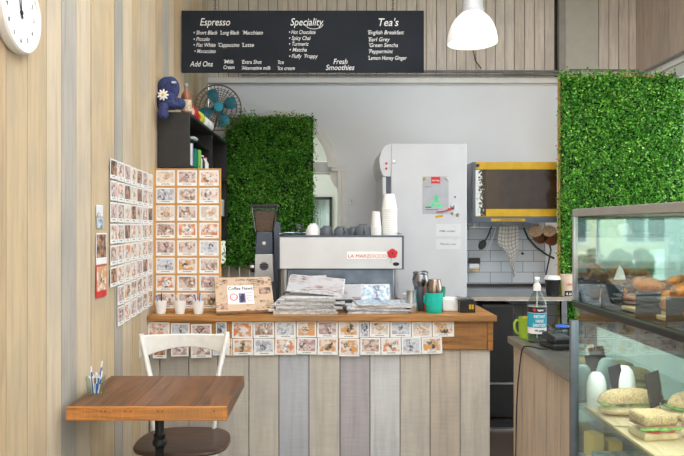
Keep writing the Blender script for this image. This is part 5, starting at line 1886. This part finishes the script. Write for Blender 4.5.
m = MB()
cb((CX0, CX0+.025, CY0, CY1, TOPZ-.028, TOPZ), m=m)
cb((CX1-.025, CX1, CY0, CY1, TOPZ-.028, TOPZ), m=m)
cb((CX0+.025, CX1-.025, CY1-.02, CY1, TOPZ-.028, TOPZ), m=m)
cb((CX0+.025, CX1-.025, CY0, CY0+.02, TOPZ-.028, TOPZ), m=m)
ob('top_frame', m, 'grey_trim', dc, .002)
for (a, b_, nm) in ((CX0, CY1-.016, 1), (CX1-.016, CY1-.016, 1), (CX0, CY0, 1), (CX1-.016, CY0, 1)):
    ob('upper_post', cb((a, a+.016, b_, b_+.016, 1.172, TOPZ-.028)), 'steel', dc, .002)
for (a, b_) in ((CX0-.012, CY1-.02), (CX1-.03, CY1-.02), (CX0-.012, CY0), (CX1-.03, CY0)):
    ob('lower_post', cb((a, a+.03, b_, b_+.018, .3, 1.095)), 'grey_plastic', dc, .002)
ob('middle_deck', cb((CX0+.002, CX1, CY0, CY1, 1.145, 1.170)), 'black_lam', dc, .002)
ob('middle_rail', cb((CX0+.02, CX1-.01, CY0+.02, CY1-.021, 1.096, 1.144)), 'black_lam', dc)
ob('deck_edge', cb((CX0-.002, CX0+.002, CY0, CY1, 1.164, 1.170)), 'deck_green', dc)
ob('base_cabinet', cb((CX0+.0, CX1, CY0, CY1, 0, .56)), 'grey_plastic', dc, .004)
ob('upper_glass', cb((CX0+.004, CX0+.009, CY0+.017, CY1-.017, 1.171, TOPZ-.028)), 'case_glass', dc)
ob('lower_glass', cb((CX0+.004, CX0+.009, CY0+.02, CY1-.022, .561, 1.143)), 'case_glass', dc)
ob('top_glass', cb((CX0+.026, CX1-.026, CY0+.021, CY1-.021, TOPZ-.018, TOPZ-.012)), 'case_glass', dc)
ob('mirror_end', cb((CX0+.017, CX1-.017, CY1-.010, CY1-.004, 1.171, TOPZ-.029)), 'mirror', dc)
ob('lower_end', cb((CX0+.019, CX1-.031, CY1-.012, CY1-.004, .561, 1.095)), 'mirror', dc)
ob('rear_door', cb((CX1-.012, CX1-.006, CY0+.02, CY1-.02, 1.171, TOPZ-.029)), 'case_glass', dc)
ob('rear_panel', cb((CX1-.02, CX1-.01, CY0+.02, CY1-.021, .561, 1.095)), 'white', dc)
ob('glass_shelf', cb((CX0+.012, CX1-.022, CY0+.03, CY1-.026, .765, .771)), 'case_glass', dc)
ob('cabinet_floor', cb((CX0+.012, CX1-.022, CY0+.03, CY1-.026, .561, .60)), 'steel_brushed', dc)
tl_ = ob('light_tube', MB().tube([(.09, .1, 1.085), (.09, CY1-CY0-.06, 1.085)], .009, 12), 'tube_light', dc)
tl2 = None and ob('light_tube', MB().tube([(.05, .1, TOPZ-.036), (.05, CY1-CY0-.05, TOPZ-.036)], .005, 10), 'tube_light', dc)

# pastries on the upper deck
DZ = 1.1705
for i, (a, b_, lab) in enumerate(((1.78, 2.38, 'pale wood board under the pastries at the far end of the glass case'), (1.2, 1.76, 'pale wood board under the pastries nearest the camera in the glass case'))):
    tag(ob('serving_board', MB().box(.985, 1.42, a, b_, 0, .014), 'board_wood', loc=(0, 0, DZ), bevel=.003), lab, 'board', 'boards in the glass case')
PZ = DZ+.0142


def croissant_mesh():
    mb = MB()
    n = 26
    pts, rs = [], []
    for i in range(n+1):
        u = i/n
        a = -1.25+2.5*u
        pts.append((.055*math.sin(a), .05*(math.cos(a)-1)+.02, .03))
        base = .031*(math.sin(PI*u)**.6)+.006
        rs.append(base*(1+.10*math.cos(u*PI*2*5)))
    mb.tube(pts, rs, 14, flat=.85)
    return mb.mesh('croissant', ['pastry'])


def scroll_mesh():
    mb = MB()
    pts, rs = [], []
    for i in range(60):
        a = i*.30
        r = .008+.0019*i*.52
        pts.append((r*math.cos(a), r*math.sin(a), .022+.010*(1-i/60)))
        rs.append(.0125+.003*math.sin(i*.9))
    mb.tube(pts, rs, 10)
    mb.lathe([(.055, .002), (.06, .01), (.058, .022), (.04, .028)], n=28)
    return mb.mesh('pastry_scroll', ['pastry_dark'])


cm, sm_ = croissant_mesh(), scroll_mesh()
rp = random.Random(21)
cnt = 0
spots_ = []
for j, yy in enumerate([2.30, 2.17, 2.04, 1.91, 1.78, 1.65, 1.52, 1.39]):
    for i, xx in enumerate((1.05, 1.185, 1.32)):
        spots_.append((xx+rp.uniform(-.01, .01), yy+rp.uniform(-.008, .008), 0, i, j))
for (xx, yy, lv, i, j) in spots_:
    kind = (i+j) % 3 == 1
    me = sm_ if kind else cm
    nm = 'pastry_scroll' if kind else 'croissant'
    o = ob(nm, me, None, loc=(xx, yy, PZ+.002))
    o.rotation_euler = (0, 0, rp.uniform(0, 6.28))
    o.scale = (1, 1, .78)
    tag(o, f'{"glazed brown scroll" if kind else "golden croissant"}, {ORD[j]} from the far end, {("beside the glass","in the middle row","on the staff side")[i]}', 'pastry', 'pastries in the glass case')
for k, (xx, yy) in enumerate(((1.12, 2.235), (1.25, 2.11), (1.12, 1.98), (1.25, 1.85), (1.12, 1.72), (1.25, 1.6), (1.25, 2.25))):
    o = ob('croissant', cm, None, loc=(xx, yy, PZ+.040))
    o.scale = (.9, .9, .8)
    o.rotation_euler = (rp.uniform(-.15, .15), rp.uniform(-.15, .15), rp.uniform(0, 6.28))
    tag(o, f'golden croissant piled on the others, {ORD[k]} from the far end', 'pastry', 'pastries in the glass case')


def price_card(label, px_, py_, d, h_, w_, lean=.35, rz=-.5, grp='black price cards in the glass case'):
    t = thing('price_card', label, 'price card', (X(px_, d), d, Z(py_, d)), rz, grp)
    m = MB().box(-w_/2, w_/2, -.001, .001, 0, h_)
    ob('card', m, 'card_black', t, rot=(-lean, 0, 0))
    ob('foot', MB().box(-w_/2, w_/2, .0, .03, 0, .002), 'card_black', t)
    return t


def deck_y(d, z): return VY+(H-z)*F/d


for (px_, d, lab) in ((589, 2.34, 'black price card standing at the far end of the pastries'), (612, 2.16, 'black price card standing second from the far end, before the pastries'),
                      (648, 1.93, 'black price card standing third from the far end, before the pastries'), (680, 1.76, 'black price card nearest the camera before the pastries')):
    price_card(lab, px_, deck_y(d, DZ), d, .085, .07)
tag(ob('paper_tag', MB().prism([(-.02, 0), (.022, 0), (.012, .035), (.0, .05), (-.01, .03)], 'y', -.001, .001), 'white_paper', loc=(X(617, 2.27), 2.25, 1.262)), 'small white paper tag poking up between the pastries', 'tag')

# lower shelf: boards, sandwiches, wraps
LZ = .7712
tag(ob('serving_board', MB().box(.955, 1.30, 2.14, 2.385, 0, .012), 'board_wood', loc=(0, 0, LZ), bevel=.003), 'pale board on the lower shelf under the seeded baguette', 'board', 'boards in the glass case')
tag(ob('serving_board', MB().box(.95, 1.32, 1.86, 2.12, 0, .012), 'board_wood', loc=(0, 0, LZ), bevel=.003), 'pale board on the lower shelf under the toasted sandwiches', 'board', 'boards in the glass case')
LB = LZ+.0123


def baguette(label, x, y, L_, rz, seedsd):
    t = thing('seeded_roll', label, 'sandwich', (x, y, LB), rz, 'seeded rolls on the lower shelf')
    def half(z0, h_, mat, nm):
        mb = MB()
        n = 18
        pts = []
        vs = []
        for i in range(n+1):
            u = i/n
            s = (1-abs(2*u-1)**3.2)**.5 if 0 < u < 1 else .02
            s = max(s, .05)
            for k in range(13):
                a = PI*k/12
                vs.append((-L_/2+L_*u, -.042*s*math.cos(a), z0+(h_*s*math.sin(a))))
        for i in range(n):
            for k in range(12):
                vs_ = (i*13+k, i*13+k+1, (i+1)*13+k+1, (i+1)*13+k)
                mb.f.append(list(vs_)); mb.m.append(0)
            mb.f.append([i*13, (i+1)*13, (i+1)*13+12, i*13+12]); mb.m.append(0)
        mb.v = vs
        return ob(nm, mb, mat, t)
    lo = MB()
    lo.v, lo.f, lo.m = [], [], []
    lo.ball((0, 0, .022), (L_/2, .043, .022), 24)
    ob('bread_bottom', lo, 'bread', t)
    fi = MB()
    rq = random.Random(seedsd)
    for i in range(14):
        u = -L_/2*.85+L_*.85*i/13
        fi.ball((u, rq.uniform(-.006, .006), .042+rq.uniform(-.002, .003)), (.016, .040, .005), 10, jitter=.1)
    ob('lettuce', fi, 'lettuce', t)
    ob('filling', MB().box(-L_/2*.8, L_/2*.8, -.036, .036, .046, .053), 'ham', t, .002)
    half(.050, .042, 'seeded', 'bread_top')
    return t


baguette('long seeded roll on the lower shelf, against the far end of the case', 1.06, 2.265, .22, .12, 1)
baguette('shorter seeded roll on the lower shelf, towards the staff side', 1.245, 2.22, .15, .5, 2)


def sandwich(label, x, y, rz, s=1.0, grp='toasted sandwiches on the lower shelf'):
    t = thing('sandwich', label, 'sandwich', (x, y, LB), rz, grp)
    a = .058*s
    ob('bread_bottom', MB().box(-a, a, -a*.8, a*.8, 0, .024), 'bread', t, .008, seg=3)
    ob('tomato', MB().lathe([(.026, .0245), (.026, .031)], c=(-.02, -a*.8+.020, 0), n=18).lathe([(.026, .0245), (.026, .031)], c=(.028, -a*.8+.022, 0), n=18), 'tomato', t)
    lt_ = MB()
    rq = random.Random(int(x*1000))
    for i in range(12):
        lt_.ball((-a*.95+2*a*.95*i/11, -a*.8+rq.uniform(0, .010), .035+rq.uniform(-.002, .003)), (.012, .014, .005), 8, jitter=.15)
    ob('lettuce', lt_, 'lettuce', t)
    ob('ham', MB().box(-a*.94, a*.94, -a*.76, a*.74, .0375, .043), 'ham', t, .002)
    ob('bread_top', MB().box(-a, a, -a*.8, a*.8, .0432, .078), 'seeded', t, .012, seg=3)
    return t


sandwich('square seeded sandwich with tomato and lettuce, nearest the glass', 1.03, 2.03, .15)
sandwich('square seeded sandwich with lettuce, second in from the glass', 1.17, 1.98, .05)
sandwich('square seeded sandwich furthest from the glass on the middle of the shelf', 1.265, 2.06, -.2, .8)

for i, (x, y, hh, r, lab) in enumerate(((.988, 2.355, .13, .034, 'white paper wrapped roll standing in the far corner by the glass'), (1.085, 2.353, .155, .042, 'tall white paper wrapped roll standing behind the seeded roll'))):
    t = thing('wrapped_roll', lab, 'wrap', (x, y, LB if False else LZ+.0123), 0, 'paper wrapped rolls')
    ob('paper', MB().lathe([(r*.9, 0), (r, .01), (r*1.02, hh*.45), (r*.96, hh*.7), (r*.78, hh*.88), (r*.45, hh*.98), (r*.1, hh)], n=20), 'paper_wrap', t)
for (px_, d, z_, h_, w_, lab, rz) in ((622, 2.33, .86, .115, .055, 'tall black menu card leaning behind the seeded roll', .3), (660, 2.20, .84, .12, .06, 'tall black menu card leaning over the middle sandwiches', .3)):
    t = thing('price_card', lab, 'price card', (X(px_, d), d, LZ+.0125), rz, 'black menu cards on the lower shelf')
    ob('card', MB().box(-w_/2, w_/2, -.001, .001, .05, .05+h_), 'card_black', t, rot=(0, -.22, 0))
    ob('stem', MB().tube([(0, 0, 0), (0, 0, .06)], .003, 6), 'steel', t)
FZ = .6003
tag(ob('butter_pack', MB().box(-.022, .022, -.03, .03, 0, .085), 'yellow', loc=(.985, 2.37, FZ), rot=(0, 0, .3), bevel=.003), 'yellow packet standing on the case floor nearest the glass', 'packet', 'yellow packets')
tag(ob('butter_pack', MB().box(-.025, .025, -.03, .03, 0, .06), 'yellow', loc=(1.055, 2.37, FZ), rot=(0, 0, -.1), bevel=.003), 'shorter yellow packet behind the taller one on the case floor', 'packet', 'yellow packets')
tag(ob('folded_napkin', MB().box(-.12, .14, -.1, .1, 0, .03).ball((0, 0, .03), (.11, .08, .012), 16), 'mag_blue', loc=(1.08, 2.24, FZ), bevel=.01), 'pale blue and white plastic packet flat on the case floor', 'packet')
tag(ob('juice_carton', MB().box(-.03, .03, -.03, .03, 0, .12).prism([(-.03, .12), (.03, .12), (0, .145)], 'y', -.03, .03), 'orange', loc=(1.24, 2.2, FZ), bevel=.002), 'orange juice carton on the case floor', 'carton')

# ================================================================ street side behind the camera (seen in the mirror of the case)
struct('ground', MB().box(-14, 20, -22, -1.62, -.1, -.02), 'asphalt')
bl = thing('street_building', 'cream building with tall windows across the street', 'building', (6, -14, 0))
ob('facade', MB().box(-10, 12, 0, .4, -.02, 7), 'cream_render', bl)
for i in range(9):
    x_ = -9+2.3*i
    w1 = ob('window', MB().box(x_, x_+1.3, .4, .44, .9, 4.2), 'white_trim', bl)
    ob('pane', MB().box(x_+.08, x_+.6, .44, .45, 1.0, 4.1).box(x_+.7, x_+1.22, .44, .45, 1.0, 4.1), 'dark_glass', w1)
pl = thing('planter_box', 'long green hedge planter standing outside on the pavement', 'planter', (3.6, -3.3, -.02))
ob('trough', MB().box(-.5, .55, -.15, .15, 0, .5), 'slate', pl, .01)
hm = MB()
rh = random.Random(2)
for i in range(60):
    hm.ball((rh.uniform(-.45, .5), rh.uniform(-.1, .1), rh.uniform(.5, 1.1)), rh.uniform(.08, .13), 8, jitter=.2)
ob('hedge', hm, 'lettuce_dark', pl)['kind'] = 'stuff'
car = thing('parked_car', 'white hatchback parked at the kerb outside', 'car', (7.6, -7.0, -.02), 0)
prof = [(-2.0, .35), (-2.0, .75), (-1.85, .92), (-.95, 1.02), (-.35, 1.45), (.2, 1.52), (1.2, 1.48), (1.75, 1.1), (1.95, .95), (2.0, .4), (1.7, .3), (-1.7, .3)]
ob('car_body', MB().prism(prof, 'y', -.85, .85), 'car_paint', car, .06, seg=3)
ob('side_window', MB().prism([(-.82, 1.04), (-.3, 1.40), (.2, 1.45), (.2, 1.02)], 'y', -.86, .862).prism([(.28, 1.02), (.28, 1.45), (1.1, 1.42), (1.45, 1.08)], 'y', -.86, .862), 'dark_glass', car)
for sx in (-1.3, 1.25):
    for sy_ in (-.8, .8):
        ob('wheel', MB().lathe([(.31, -.1), (.32, -.08), (.32, .08), (.31, .1)], c=(sx, sy_, .32), n=28, mat=R_), 'rubber', car)
